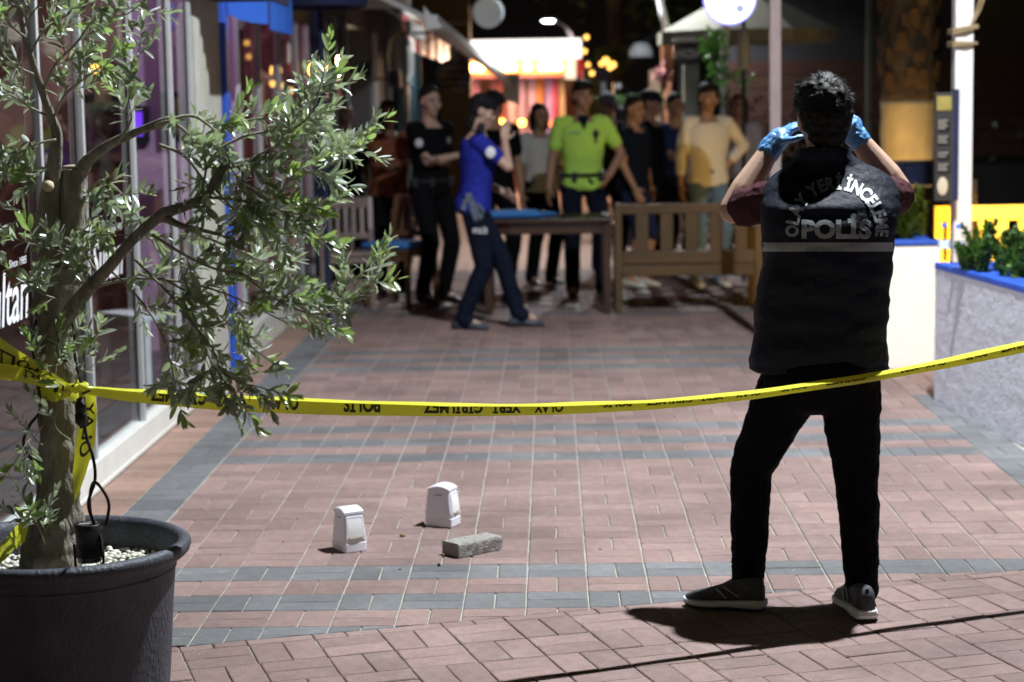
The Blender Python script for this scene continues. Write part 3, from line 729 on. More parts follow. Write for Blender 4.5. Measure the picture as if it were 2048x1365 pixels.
b = at(1336, 160, 21.2); tl = street_lamp((b.x, 21.2, 0), (.74, 21.15, 3.70), 'street lamp with curved arm and rusty pole beside the hanging sign', 2.25, .036, M['white_paint'], low=mat('rusty_pole', (.32, .13, .06), .8, var=.3), bend=.42, rise=.8)
MB().box((b.x, 21.2, at(1336, 118, 21.2).z), (.14, .14, .46)).build('sleeve', bpy.data.materials['rusty_pole'], tl, bev=.02)
# ------------------------------------------------------------------ right: planters, terrace
q0 = gnd(1868, 803); q1 = gnd(2048, 893); dw = (q0 - q1).normalized(); nw = Vector((-dw.y, dw.x, 0))   # nw points to the street
if nw.x > 0: nw = -nw
PL = 7.5; w0 = q0; w1 = q0 - dw * PL
t = thing('grey_planter', 'long rough grey stucco planter wall with a blue painted top ledge', 'planter', q0)
PHT = .735
nu, nv = 330, 90; vs, fs = [], []; FL = 2.7
for i in range(nu + 1):
    for k in range(nv + 1):
        p = w0 - dw * (FL * i / nu); z = PHT * k / nv
        s = Vector((p.x * 18, p.y * 18, z * 22)); d = .0016 * noise.noise(s * .7) + .0009 * noise.noise(Vector((s.x * 3.4, s.y * 3.4, s.z * 2.2 + s.x))) + .0018 * noise.noise(s * 4.5) + .0014 * noise.noise(s * 9.5)
        e = 0
        q = p + nw * (d + e); vs.append((q.x, q.y, z))
for i in range(nu):
    for k in range(nv):
        a = i * (nv + 1) + k; fs.append((a, a + nv + 1, a + nv + 2, a + 1))
b = MB(); b.add(vs, fs); b.build('stucco_face', M['stucco_grey'], t, smooth=True)
MB().prism([(p.x, p.y, 0) for p in (w0 - dw * FL, w0 - dw * FL - nw * .02, w1 - nw * .02, w1)], (0, 0, PHT - .06)).build('stucco_face', M['stucco_grey'], t)
def slab(pts, z0, z1): return MB().prism([(p.x, p.y, z0) for p in pts], (0, 0, z1 - z0))
k = -nw
slab([w0 - nw * .004, w0 + k * .62, w1 + k * .62, w1 - nw * .004], 0, PHT - .06).build('core', M['stucco_grey'], t)
lg = MB()
lg.prism([(p.x, p.y, PHT - .03) for p in (w0 + nw * .004 + dw * .006, w0 + k * .20 + dw * .006, w1 + k * .20, w1 + nw * .004)], (0, 0, .034))
lg.prism([(p.x, p.y, PHT - .03) for p in (w0 + k * .20 + dw * .012, w0 + k * .64 + dw * .012, w0 + k * .64 - dw * .16, w0 + k * .20 - dw * .16)], (0, 0, .034))
lg.build('ledge', M['blue_paint'], t, bev=.006)
slab([w0 + k * .2 - dw * .16, w0 + k * .6 - dw * .16, w1 + k * .6, w1 + k * .2], PHT - .06, PHT - .02).build('soil', M['soil'], t)

WY = gnd(1800, 741).y
xa, xb = at(1640, 600, WY).x, at(1881, 600, WY).x
t = thing('white_planter', 'white plastered planter with a blue ledge behind the police photographer', 'planter', ((xa + xb) / 2, WY, 0))
MB().box(((xa + xb) / 2, WY + .35, .37), (xb - xa, .7, .74)).build('body', M['stucco_white'], t, bev=.012)
lg = MB(); cx = (xa + xb) / 2; w = xb - xa
lg.box((cx, WY + .05, .755), (w + .02, .12, .028)); lg.box((cx, WY + .66, .755), (w + .02, .10, .028)); lg.box((xa + .05, WY + .36, .755), (.1, .5, .026)); lg.box((xb - .05, WY + .36, .755), (.1, .5, .026))
lg.build('ledge', M['blue_paint'], t, bev=.005)
MB().box((cx, WY + .36, .735), (w - .2, .5, .02)).build('soil', M['soil'], t)
MB().ell(at(1770, 572, WY) , (.006, .004, .006)).build('stain', M['black'], t)

fern_g = leaf_mat('fern_green', (.07, .14, .035), (.10, .17, .06), .3, .55)
fern_y = leaf_mat('fern_lit_yellow', (.14, .17, .03), (.16, .19, .05), .35, .55)  # same fern with yellow lamp light put into the leaf colour
def fern(x, y, z, label, mt, n, h, seed, spread=.25, group=None):
    r = random.Random(seed); t = thing('fern_plant', label, 'fern', (x, y, z), group=group)
    for i in range(n):
        a = r.uniform(0, 2 * PI); lean = r.uniform(.15, 1) * spread; L = h * r.uniform(.65, 1.05)
        b = Vector((x + r.uniform(-.08, .08), y + r.uniform(-.08, .08), z)); m = MB(); pts = []
        for s in range(9):
            q = s / 8; pts.append(b + Vector((math.cos(a) * lean * q ** 1.4, math.sin(a) * lean * q ** 1.4, L * q - .12 * L * q * q)))
        m.tube(pts, [.0035 * (1 - .8 * s / 8) for s in range(9)], 5)
        for s in range(150):
            q = .06 + .94 * s / 150; f = q * 8; i0 = min(int(f), 7); p = pts[i0].lerp(pts[i0 + 1], f - i0)
            tz = (pts[i0 + 1] - pts[i0]).normalized(); o = Vector((r.gauss(0, 1), r.gauss(0, 1), r.gauss(0, 1))); o = (o - tz * o.dot(tz)).normalized()
            ln = .048 * (math.sin(PI * min(q * .9 + .1, 1)) ** .6 + .12) * r.uniform(.7, 1.2); d = (o + tz * .9).normalized(); sd = d.cross(tz).normalized() * .0045
            m.add([p - sd, p + d * ln * .6 - sd * 1.3, p + d * ln, p + d * ln * .6 + sd * 1.3, p + sd], [(0, 1, 2, 3, 4)])
        m.build('frond', mt, t)
for px, py, mt, n, h, lb in ((1945, 545, fern_g, 5, .20, 'small foxtail fern beside the water bottles'), (1985, 552, fern_g, 8, .32, 'tall foxtail fern in the grey planter with the longest plume'),
                             (2035, 560, fern_g, 7, .27, 'foxtail fern at the right edge of the grey planter'), (2075, 570, fern_g, 8, .30, 'foxtail fern growing beyond the edge of the view')):
    p = at(px, py, 9.9); 
    Yp = w0.y - .45 - (px - 1945) * .004; p = at(px, py - 8, Yp); fern(p.x, p.y, PHT - .02, lb, mt, n, h, px, .13, group='foxtail ferns in the planters')
for px, lb in ((1805, 'yellow lit fern in the white planter close to the photographer'), (1832, 'tall yellow lit fern in the white planter nearest the menu board')):
    p = at(px, 480, WY + .4); fern(p.x, p.y, .74, lb, fern_y, 9, .30 + (px - 1805) * .003, px, .16, group='foxtail ferns in the planters')
# round leaved plant near the frame edge
p = at(2040, 545, 9.6); t = thing('leafy_plant', 'round leaved green plant low among the ferns', 'plant', (p.x, p.y, PHT - .02)); r = random.Random(9)
m = MB()
for i in range(26):
    c = p + Vector((r.uniform(-.08, .08), r.uniform(-.1, .1), r.uniform(-.05, .08))); n_ = Vector((r.gauss(0, .6), r.gauss(0, .6), 1)).normalized(); u = n_.orthogonal().normalized(); v = n_.cross(u); s = r.uniform(.012, .026)
    m.add([c + (u * math.cos(2 * PI * q / 7) + v * math.sin(2 * PI * q / 7)) * s for q in range(7)], [tuple(range(7))])
m.build('foliage', fern_g, t)

# bottles
pet = glass_mat('clear_plastic', (.93, .95, .96), 1.35, .08)
def bottle(px, py, Y, label, lab_m, cap_m):
    p = at(px, py, Y); p.z = PHT + .004; t = thing('water_bottle', label, 'bottle', p, group='water bottles on the blue ledge')
    MB().lathe([(.005, .002), (.028, 0), (.031, .006), (.031, .05), (.029, .06), (.031, .07), (.031, .13), (.026, .155), (.013, .178), (.012, .19)], 20, p).build('body', pet, t, smooth=True)
    MB().lathe([(.0318, .075), (.0318, .118)], 20, p).build('label_band', lab_m, t, smooth=True)
    MB().lathe([(.0145, .186), (.0145, .205), (.001, .206)], 16, p).build('cap', cap_m, t, smooth=True)
lab = mat('bottle_label', (.62, .70, .80), .4); 
bottle(1917, 530, w0.y - .10, 'clear plastic water bottle with a pale blue label on the corner of the blue ledge', lab, M['blue_paint'])
bottle(1888, 524, w0.y + .0, 'plastic water bottle glowing in amber light at the end of the ledge', lab, M['blue_paint'])

# white pole with ropes, menu board
PX = at(1923, 300, 11.75).x
t = thing('white_pole', 'white square pole with rope tied round it above the planters', 'pole', (PX, 11.75, 0))
MB().box((PX, 11.75, 1.6), (.105, .105, 3.2)).build('shaft', M['pink_paint'] if False else mat('white_pole_paint', (.74, .69, .68), .6, var=.08), t, bev=.006)
rope_m = mat('hemp_rope', (.33, .24, .13), .9, var=.3, vscale=60, bump=.6, bscale=200)
def rope_loop(z, tilt):
    pts = [(PX + .068 * (1 if a in (0, 3, 4) else -1), 11.75 + .068 * (1 if a in (2, 3) else -1), z + tilt * (1 if a in (0, 3, 4) else -1)) for a in range(5)]
    return MB().tube([(PX + .066, 11.684, z + tilt), (PX, 11.672, z), (PX - .066, 11.684, z - tilt), (PX - .07, 11.82, z - tilt), (PX + .07, 11.82, z + tilt), (PX + .068, 11.68, z + tilt)], .009, 6)
for y, tl in ((57, .012), (62, .016), (87, -.003), (90, .006)): rope_loop(at(1923, y, 11.75).z, tl).build('rope', rope_m, t)
a = at(1941, 55, 11.7)
for dx in (0, .02): MB().tube([a, a + Vector((.035 + dx, 0, .10)), a + Vector((.08 + dx, 0, .24))], .007, 6).build('rope', rope_m, t)
a, b = at(1888, 186, 11.6), at(1888, 402, 11.6)
t = thing('menu_board', 'tall narrow black menu board fixed to the white pole', 'menu board', (a.x, 11.6, b.z))
bw = 36 * 11.6 / FPX
MB().box((a.x, 11.6, (a.z + b.z) / 2), (bw, .05, a.z - b.z)).build('board', mat('board_black', (.035, .03, .03), .6, var=.2), t, bev=.004)
MB().box((a.x + bw / 2 + .019, 11.62, (a.z + b.z) / 2 + .01), (.035, .05, a.z - b.z + .02)).build('side_frame', M['navy'], t, bev=.004)
def sheet(x0, x1, y0, y1, mt, name): 
    p0, p1 = at(x0, y0, 11.57), at(x1, y1, 11.57)
    return MB().box(((p0.x + p1.x) / 2, 11.571, (p0.z + p1.z) / 2), (abs(p1.x - p0.x), .004, abs(p0.z - p1.z))).build(name, mt, t)
pg = mat('menu_print', (.30, .26, .22), .7, var=.3, vscale=30)
sheet(1874, 1903, 193, 221, mat('menu_gold', (.30, .24, .06), .6, var=.3), 'header')
for y0, y1 in ((238, 262), (270, 290), (303, 319), (326, 345)):
    s_ = sheet(1875, 1900, y0, y1, M['black'], 'menu_panel'); mb = MB()
    nl = max(2, int((y1 - y0) / 6))
    for q in range(nl):
        y = y0 + 2 + q * (y1 - y0 - 3) / nl; p0, p1 = at(1877, y, 11.56), at(1898 - (q * 5) % 8, y + 3, 11.56)
        for wv in range(4):
            xx0 = p0.x + (p1.x - p0.x) * wv / 4; mb.box((xx0 + (p1.x - p0.x) * .1, 11.567, (p0.z + p1.z) / 2), ((p1.x - p0.x) * .19, .003, abs(p0.z - p1.z)))
    mb.build('menu_lines', pg, s_)
p = at(1885, 373, 11.57); MB().ell(p, (.030, .004, .053)).build('oval_badge', mat('cream_print', (.55, .47, .33), .7), t)

# terrace fence in two lengths, the bright one coloured as lit yellow
def fence(x0, x1, y, ztop, zs0, zs1, label, mt, slots):
    t = thing('terrace_fence', label, 'fence', ((x0 + x1) / 2, y, 0), group='terrace fences')
    MB().box(((x0 + x1) / 2, y, (zs1 + ztop) / 2), (x1 - x0, .05, ztop - zs1)).build('top_rail', mt, t, bev=.006)
    MB().box(((x0 + x1) / 2, y, zs0 / 2), (x1 - x0, .05, zs0)).build('bottom_panel', mt, t, bev=.006)
    e = [x0] + [v for s in slots for v in s] + [x1]
    for a, b in zip(e[0::2], e[1::2]): MB().box(((a + b) / 2, y, (zs0 + zs1) / 2), (b - a, .046, zs1 - zs0)).build('picket', mt, t, bev=.005)
Yf = 14.0; X = lambda px: at(px, 450, Yf).x; Z = lambda py: at(1950, py, Yf).z
fence(X(1868), X(2260), Yf, Z(411), Z(520), Z(441), 'bright yellow lit terrace fence with dark slots beyond the grey planter', M['gold_lit_wood'], [(X(1886), X(1893)), (X(1942), X(1956)), (X(1972), X(1985)), (X(2015), X(2036)), (X(2068), X(2086)), (X(2120), X(2140)), (X(2180), X(2200))])
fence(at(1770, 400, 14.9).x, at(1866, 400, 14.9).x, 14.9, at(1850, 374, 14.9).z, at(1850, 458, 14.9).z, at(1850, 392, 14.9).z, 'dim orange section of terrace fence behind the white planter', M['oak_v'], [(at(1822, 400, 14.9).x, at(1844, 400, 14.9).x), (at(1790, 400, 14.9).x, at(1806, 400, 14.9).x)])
a, b = at(1755, 326, 14.6), at(1869, 371, 14.6)
t = thing('navy_cloth', 'dark navy canvas hung along the terrace above the dim fence', 'canvas', ((a.x + b.x) / 2, 14.6, b.z)); m = MB()
for i in range(16):
    x0 = a.x + (b.x - a.x) * i / 16; x1 = a.x + (b.x - a.x) * (i + 1) / 16; d = lambda s: .02 * math.sin(s * 1.7)
    m.add([(x0, 14.6 + d(i), b.z), (x1, 14.6 + d(i + 1), b.z), (x1, 14.6 + d(i + 1) * .3, a.z), (x0, 14.6 + d(i) * .3, a.z)], [(0, 1, 2, 3)])
m.build('canvas', M['navy'], t, smooth=True); MB().tube([(a.x, 14.6, a.z), (b.x, 14.6, a.z)], .015, 8).build('rail', M['black'], t)
for x in (a.x, b.x): MB().tube([(x, 14.62, 0), (x, 14.62, a.z + .02)], .015, 8).build('post', M['black'], t)
block('orange_post', 'small orange lit wooden post at the end of the yellow lit fence', 'post', at(1938, 400, 14.4).x, at(1955, 400, 14.4).x, 14.4, 14.47, 0, at(1945, 360, 14.4).z, M['oak_v'], part='shaft')

def uplight(x, y, label):
    t = thing('garden_uplight', label, 'uplight', (x, y, 0), group='amber garden uplights')
    MB().lathe([(.001, .002), (.05, .002), (.05, .03), (.035, .05), (.038, .12), (.034, .125), (.001, .118)], 20, (x, y, 0)).build('housing', M['black'], t, smooth=True)
    MB().lathe([(.001, .119), (.033, .121)], 20, (x, y, 0)).build('lens', M['amber_dim'], t)
uplight(2.72, 16.0, 'amber uplight at the foot of the limewashed palm'); uplight(3.0, 12.9, 'amber uplight before the bright yellow lit fence')
# limewashed palm trunk
pc = at(1815, 300, 17); R0 = .225
t = thing('palm_tree', 'thick palm trunk with a limewashed lower band lit amber', 'palm tree', (pc.x, 17, 0)); r = random.Random(5)
def trunk_piece(z0, z1, k, amp, bark):
    rings = []
    for i in range(k + 1):
        z = z0 + (z1 - z0) * i / k; ring = []
        for j in range(40):
            a = 2 * PI * j / 40; d = amp * noise.noise(Vector((math.cos(a) * 3, math.sin(a) * 3, z * 7))); ring.append(Vector((pc.x + (R0 + d) * math.cos(a), 17 + (R0 + d) * math.sin(a), z)))
        rings.append(ring)
    return MB().loft(rings)
zl = at(1815, 202, 17).z
trunk_piece(0, zl, 40, .012, 0).build('limewashed_trunk', M['limewash'], t, smooth=True)
trunk_piece(zl, 5.2, 60, .03, 1).build('trunk', M['bark_dark'], t, smooth=True)
m = MB()
for i in range(150):
    a = r.uniform(0, 2 * PI); z = zl + .12 + 2.6 * (i / 150); c = Vector((pc.x + math.cos(a) * R0, 17 + math.sin(a) * R0, z)); o = Vector((math.cos(a), math.sin(a), 0)); sd = Vector((-o.y, o.x, 0)) * r.uniform(.03, .06)
    m.add([c - sd, c + sd, c + o * .05 + sd * .6 + Vector((0, 0, .12)), c + o * .05 - sd * .6 + Vector((0, 0, .12)), c + o * .02 - sd + Vector((0, 0, -.04)), c + o * .02 + sd + Vector((0, 0, -.04))], [(0, 1, 2, 3), (4, 5, 2, 3)])
m.build('leaf_base', mat('palm_boot', (.07, .042, .02), .9, var=.6, vscale=15), t)
m = MB()
for i in range(26):
    a = 2 * PI * i / 26 + r.uniform(-.1, .1); L = r.uniform(1.4, 2.0); pts = [Vector((pc.x, 17, 5.15)) + Vector((math.cos(a) * L * q, math.sin(a) * L * q, 1.1 * q - 1.9 * q * q)) for q in (0, .2, .4, .6, .8, 1)]
    m.tube(pts, [.02, .017, .014, .01, .007, .003], 5)
    for s in range(60):
        f = .15 + .85 * s / 60; i0 = min(int(f * 5), 4); p = pts[i0].lerp(pts[i0 + 1], f * 5 - i0); tg = (pts[i0 + 1] - pts[i0]).normalized(); sd = tg.cross(Vector((0, 0, 1))).normalized() * (1 if s % 2 else -1)
        d = (sd + tg * .5 + Vector((0, 0, -.25))).normalized() * .38; m.add([p, p + d * .5 + tg * .012, p + d, p + d * .5 - tg * .012], [(0, 1, 2, 3)])
m.build('crown', M['night_leaf'], t)

# posts, parasols and signs on the right
x = at(1551, 200, 13.0).x
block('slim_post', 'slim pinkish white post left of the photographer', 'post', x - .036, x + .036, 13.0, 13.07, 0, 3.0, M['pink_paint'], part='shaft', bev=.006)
block('thin_dark_post', 'thin grey green post in the dark right of the photographer', 'post', at(1733, 100, 18).x, at(1744, 100, 18).x, 18, 18.05, 0, 3.0, mat('green_grey_paint', (.10, .12, .09), .6), part='shaft')
sx = at(1383, 190, 19.6).x
t = block('sign_post', 'pale green post behind the black hanging sign', 'post', sx - .075, sx + .075, 19.6, 19.75, 0, at(1383, 128, 19.6).z, mat('pale_green_paint', (.34, .38, .31), .6, var=.15), part='shaft')
a = at(1376, 105, 19.3); hw = 28 * 19.3 / FPX
t = thing('hanging_sign', 'black hanging shop sign with rounded bottom and white word', 'sign', (a.x, 19.3, a.z))
out = [(-hw, .09), (hw, .09), (hw, -.05), (hw * .8, -.10), (hw * .5, -.125), (-hw * .5, -.125), (-hw * .8, -.10), (-hw, -.05)]
MB().prism([(a.x + u, 19.3, a.z + v) for u, v in out], (0, .04, 0)).build('board', mat('sign_black', (.02, .022, .025), .4), t, bev=.004)
MB().box((a.x, 19.3, a.z + .115), (2 * hw + .03, .06, .035)).build('top_bar', M['white_alu'], t, bev=.006)
mb = MB(); flat_text(mb, "HAZBA", (a.x, 19.292, a.z - .055), (1, 0, 0), (0, 0, 1), .085, 1.5 * hw, .012); mb.build('lettering', M['print_white'], t)
MB().bar((a.x - hw, 19.32, a.z + .11), (sx, 19.66, a.z + .11), .03, .03).build('bracket', M['black'], t)
# cream parasol over the right side
t = thing('cream_parasol', 'large cream parasol canopy behind the glowing round sign', 'parasol', (1.95, 20.5, 0)); m = MB()
c = Vector((2.0, 20.5, 2.75)); n = 8; ring = [Vector((c.x + .95 * math.cos(2 * PI * (i + .5) / n), c.y + .95 * math.sin(2 * PI * (i + .5) / n), 2.28)) for i in range(n)]
for i in range(n): m.add([c, ring[i], ring[(i + 1) % n], ring[(i + 1) % n] - Vector((0, 0, .12)), ring[i] - Vector((0, 0, .12))], [(0, 1, 2), (1, 4, 3, 2)])
m.build('canopy', M['cream_canvas'], t); MB().tube([(c.x, c.y, 0), c], .025, 8).build('pole', M['white_paint'], t)
for i in range(n): MB().tube([c - Vector((0, 0, .45)), c.lerp(ring[i], .75) - Vector((0, 0, .02))], .01, 6).build('rib', M['dark_wood'], t)
# wall, brown boards, hedge
t = thing('terrace_wall', 'dark grey wall with brown boarding behind the slim post', 'wall', (3.5, 22.2, 0))
MB().box((3.6, 22.3, 1.5), (3.4, .2, 3.0)).build('body', M['dark_wall'], t)
for k in range(7): MB().box((3.6, 22.18, 1.0 + .155 * k), (3.38, .03, .148)).build('board', M['oak_v'] if False else mat('brown_board', (.07, .03, .02), .7, var=.3) if k == 0 else bpy.data.materials['brown_board'], t, bev=.004)
def leafy(name, label, cat, c, size, n, mt, seed, leaf=.05, group=None, trunk=None, part='foliage'):
    r = random.Random(seed); t = thing(name, label, cat, (c[0], c[1], 0 if trunk else c[2] - size[2]), group=group); m = MB()
    cl = [(Vector(c) + Vector((r.gauss(0, .45) * size[0], r.gauss(0, .45) * size[1], r.gauss(0, .45) * size[2])), r.uniform(.18, .42)) for _ in range(26)]
    for i in range(n):
        q, s = cl[i % len(cl)]; p = q + Vector((r.gauss(0, s * size[0]), r.gauss(0, s * size[1]), r.gauss(0, s * size[2]))) * .8
        d = Vector((r.gauss(0, 1), r.gauss(0, 1), r.gauss(0, .7))).normalized(); u = d.orthogonal().normalized() * leaf * .3; L = leaf * r.uniform(.7, 1.3)
        m.add([p, p + d * L * .5 + u, p + d * L, p + d * L * .5 - u], [(0, 1, 2, 3)])
    m.build(part, mt, t)
    if trunk:
        b = Vector((c[0], c[1], 0)); tp = Vector(c) - Vector((0, 0, size[2] * .3))
        MB().tube([b, b.lerp(tp, .5) + Vector((.04, .02, 0)), tp], [trunk * 1.3, trunk, trunk * .7], 10).build('trunk', M['bark_dark'], t, smooth=True)
        for k in range(5):
            a = k * 1.3; MB().tube([tp - Vector((0, 0, .4)), tp + Vector((math.cos(a) * size[0] * .6, math.sin(a) * size[1] * .6, size[2] * (.3 + .1 * k)))], [trunk * .5, trunk * .12], 6).build('limb', M['bark_dark'], t, smooth=True)
    return t
leafy('hedge', 'dark clipped hedge below the brown boarding', 'hedge', (3.0, 21.2, .75), (1.3, .35, .6), 2600, M['night_leaf'], 3, .09)
for i, (c, s, lb) in enumerate((((1.2, 38, 6.4), (2.8, 2.4, 2.0), 'dark street tree over the far end of the lane'), ((4.6, 30, 5.2), (2.4, 2.0, 1.9), 'dark broad tree behind the brown terrace wall'), ((-2.2, 46, 7.6), (3.5, 2.5, 2.2), 'dark tall tree above the far white fascia'), ((7.5, 24, 4.6), (2.2, 2, 2), 'dark tree at the right behind the terrace'), ((2.6, 27, 4.6), (1.5, 1.5, 1.5), 'dark slender tree between the hanging sign and the palm'))):
    leafy('street_tree', lb, 'tree', c, s, 2600, M['night_leaf'], 20 + i, .22, 'dark trees round the lane', .16, 'crown')
vine = leaf_mat('vine_green', (.09, .22, .06), (.12, .24, .09), .35, .5)
r = random.Random(12); t = thing('hanging_vine', 'bright green climbing vine hanging beside the black sign', 'vine', at(1440, 60, 18.6)); m = MB()
for path in ([(1422, 55), (1418, 90), (1432, 130), (1428, 160), (1445, 200)], [(1440, 60), (1450, 110), (1436, 150), (1470, 155), (1492, 160)], [(1408, 90), (1425, 100), (1440, 130)]):
    pts = [at(x, y, 18.6) for x, y in path]; m2 = MB().tube(pts, .008, 5); m2.build('stem', M['bark'], t)
    for i in range(70):
        f = r.random() * (len(pts) - 1); k = int(f); p = pts[k].lerp(pts[k + 1], f - k) + Vector((r.gauss(0, .04), r.gauss(0, .05), r.gauss(0, .04))); d = Vector((r.gauss(0, 1), r.gauss(0, 1), r.gauss(-.3, .8))).normalized(); u = d.orthogonal().normalized() * .022
        m.add([p, p + d * .03 + u, p + d * .07, p + d * .03 - u], [(0, 1, 2, 3)])
m.build('foliage', vine, t)
MB().tube([at(1452, 40, 18.7), (at(1452, 40, 18.7).x, 18.7, 0)], .03, 8).build('support', M['white_paint'], t)
t = thing('potted_palm', 'dark green potted palm behind the green shirted officer', 'palm', (at(1285, 200, 22).x, 22, 0)); c = at(1285, 250, 22)
MB().lathe([(.02, 0), (.2, 0), (.26, .4), (.28, .42), (.24, .42), (.02, .38)], 20, (c.x, 22, 0)).build('pot', M['black'], t); m = MB()
MB().tube([(c.x, 22, .38), (c.x, 22, c.z)], .04, 8).build('trunk', M['bark_dark'], t)
for i in range(16):
    a = 2 * PI * i / 16; L = .75; pts = [c + Vector((math.cos(a) * L * q * .8, math.sin(a) * L * q * .5, .75 * q - .45 * q * q)) for q in (0, .25, .5, .75, 1)]
    m.tube(pts, [.01, .008, .006, .004, .002], 5)
    for s in range(40):
        f = .2 + .79 * s / 40; k = min(int(f * 4), 3); p = pts[k].lerp(pts[k + 1], f * 4 - k); tg = (pts[k + 1] - pts[k]).normalized(); sd = tg.cross(Vector((0, 0, 1))).normalized() * (1 if s % 2 else -1); d = (sd + tg * .6).normalized() * .16
        m.add([p, p + d * .5 + tg * .012, p + d, p + d * .5 - tg * .012], [(0, 1, 2, 3)])
m.build('frond', leaf_mat('palm_frond', (.06, .11, .05), (.07, .12, .06), .2, .5), t)
p = at(1325, 150, 20.8); leafy('flower_basket', 'hanging basket of pink flowers on the rusty lamp pole', 'flowers', p, (.07, .07, .07), 420, mat('pink_petal', (.55, .25, .24), .7), 8, .035)
# dome lamp, little round sign, string lights
p = at(1282, 104, 24); t = thing('dome_lamp', 'pale unlit dome lamp shade beyond the potted palm', 'lamp', p)
MB().lathe([(.01, .11), (.08, .10), (.13, .03), (.14, -.06), (.12, -.06), (.10, .0), (.01, .06)], 24, p).build('shade', M['disc_grey'], t, smooth=True); MB().tube([p + Vector((0, 0, .1)), p + Vector((.45, 0, .35)), (p.x + .5, p.y, 0)], .02, 8).build('pole', M['dark_wall'], t)
p = at(1207, 150, 28); t = thing('round_road_sign', 'small blue grey round sign on a thin pale post', 'sign', p); k = 24
MB().prism([p + Vector((.105 * math.cos(2 * PI * i / k), 0, .105 * math.sin(2 * PI * i / k))) for i in range(k)], (0, .015, 0)).build('disc', mat('blue_grey_disc', (.24, .25, .40), .5), t); MB().tube([(p.x, 28.04, 0), (p.x, 28.04, p.z)], .035, 8).build('post', M['disc_grey'], t)
for px, py, rr, lb in ((1212, 122, .05, 'largest of the warm bulbs in the dark tree'), (1226, 130, .045, 'warm bulb right of the largest one in the dark tree'), (1219, 136, .04, 'lowest warm bulb of the cluster in the dark tree'), (1203, 128, .035, 'warm bulb left of the cluster in the dark tree'),
                       (1173, 75, .035, 'topmost amber bulb beside the far lamp post'), (1169, 103, .035, 'second amber bulb down beside the far lamp post'), (1184, 147, .035, 'lowest amber bulb beside the far lamp post'), (1176, 130, .03, 'third amber bulb down beside the far lamp post')):
    p = at(px, py, 30); t = thing('string_bulb', lb, 'bulb', p, group='warm bulbs at the lane end')
    MB().ell(p, (rr, rr, rr)).build('globe', M['amber_dim'], t, smooth=True); MB().tube([p + Vector((0, 0, rr)), p + Vector((0, 0, rr + .06))], .012, 6).build('socket', M['black'], t)
a = at(1200, 60, 30.1); b = at(1250, 150, 30.1)
leafy('night_shrub', 'yellow lit foliage round the warm bulbs', 'shrub', at(1225, 115, 30.3), (.22, .15, .2), 500, M['night_leaf'], 41, .07)
# dog-eared dark kiosk between cap man and palm
block('dark_kiosk', 'dark kiosk with a small lit notice behind the men in caps', 'kiosk', at(1228, 200, 26).x, at(1262, 200, 26).x, 26, 26.4, 0, at(1245, 165, 26).z, M['black'], part='cabinet')
MBk = MB().box(at(1243, 205, 25.98), (.07, .01, .16)); o = MBk.build('notice', mat('lit_notice', (.5, .45, .6), .5, emit=.25), bpy.data.objects['dark_kiosk'])
p = at(1237, 172, 25.9); MB().ell(p, (.035, .035, .035)).build('dome_bulb', mat('frosted_bulb', (.6, .62, .65), .4, emit=.5), bpy.data.objects['dark_kiosk'])
for px, x1, mt, lb in ((1166, 1198, 'olive', 'olive green tiled pier right of the far lit shop'), (1300, 1322, 'tan', 'tan plaster pier behind the hanging sign')):
    Yp = 31 if px < 1200 else 23
    block('plaster_pier', lb, 'pier', at(px, 100, Yp).x, at(x1, 100, Yp).x, Yp, Yp + .3, 0, at(px, 140, Yp).z, mat(mt + '_plaster', (.20, .21, .07) if mt == 'olive' else (.22, .15, .09), .8, var=.2, vscale=4), part='shaft')

# ------------------------------------------------------------------ the lit shop at the end of the lane
Yk = 35.0; XK = lambda px: at(px, 150, Yk).x; ZK = lambda py: at(1050, py, Yk).z
fs_ = thing('far_shop', 'brightly lit shop with a white fascia at the end of the lane', 'shop', (XK(1050), Yk, 0))
MB().box(((XK(900) + XK(1163)) / 2, Yk, (ZK(80) + ZK(119)) / 2), (XK(1163) - XK(900), .3, ZK(80) - ZK(119))).build('fascia', M['fascia_lit'], fs_, bev=.02)
MB().box(((XK(900) + XK(1160)) / 2, Yk + .1, (ZK(119) + ZK(148)) / 2), (XK(1160) - XK(900), .2, ZK(119) - ZK(148))).build('soffit', mat('orange_fascia', (.50, .17, .05), .7), fs_)
MB().box(((XK(900) + XK(1160)) / 2, Yk + .05, ZK(152)), (XK(1160) - XK(900), .25, .05)).build('beam', mat('dark_red_beam', (.18, .05, .05), .7), fs_)
MB().box((XK(1040), Yk + 2.2, 1.15), (2.5, .1, 2.3)).build('back_wall', mat('peach_wall', (.55, .25, .16), .8, var=.3, vscale=2), fs_)
MB().box((XK(1141), Yk - .05, ZK(138)), (.18, .2, ZK(115) - ZK(158))).build('lightbox', emit_mat('cream_lightbox', (1, .85, .6), 1.5), fs_)
MB().box((XK(1160), Yk - .02, ZK(133)), (.08, .2, .4)).build('red_edge', emit_mat('red_edge', (1, .05, .06), .5), fs_)
for px, c in ((985, (.32, .10, .10)), (1062, (.50, .32, .42)), (1078, (.60, .22, .06)), (1098, (.45, .28, .55)), (1112, (.55, .08, .14)), (1122, (.50, .36, .20)), (945, (.55, .22, .26)), (1000, (.40, .10, .07)), (1020, (.60, .42, .40)), (1040, (.48, .30, .38))):
    MB().box((XK(px), Yk + 1.2 + .05 * (px % 5), 1.25), (.14, .08, 1.6)).build('display_panel', mat('display_%d' % px, c, .7, var=.3, vscale=3), fs_, bev=.01)
MB().box((XK(955), Yk + .3, ZK(195)), (.07, .05, .18)).build('violet_tube', emit_mat('violet_tube', (.6, .12, 1), 2.2), fs_)
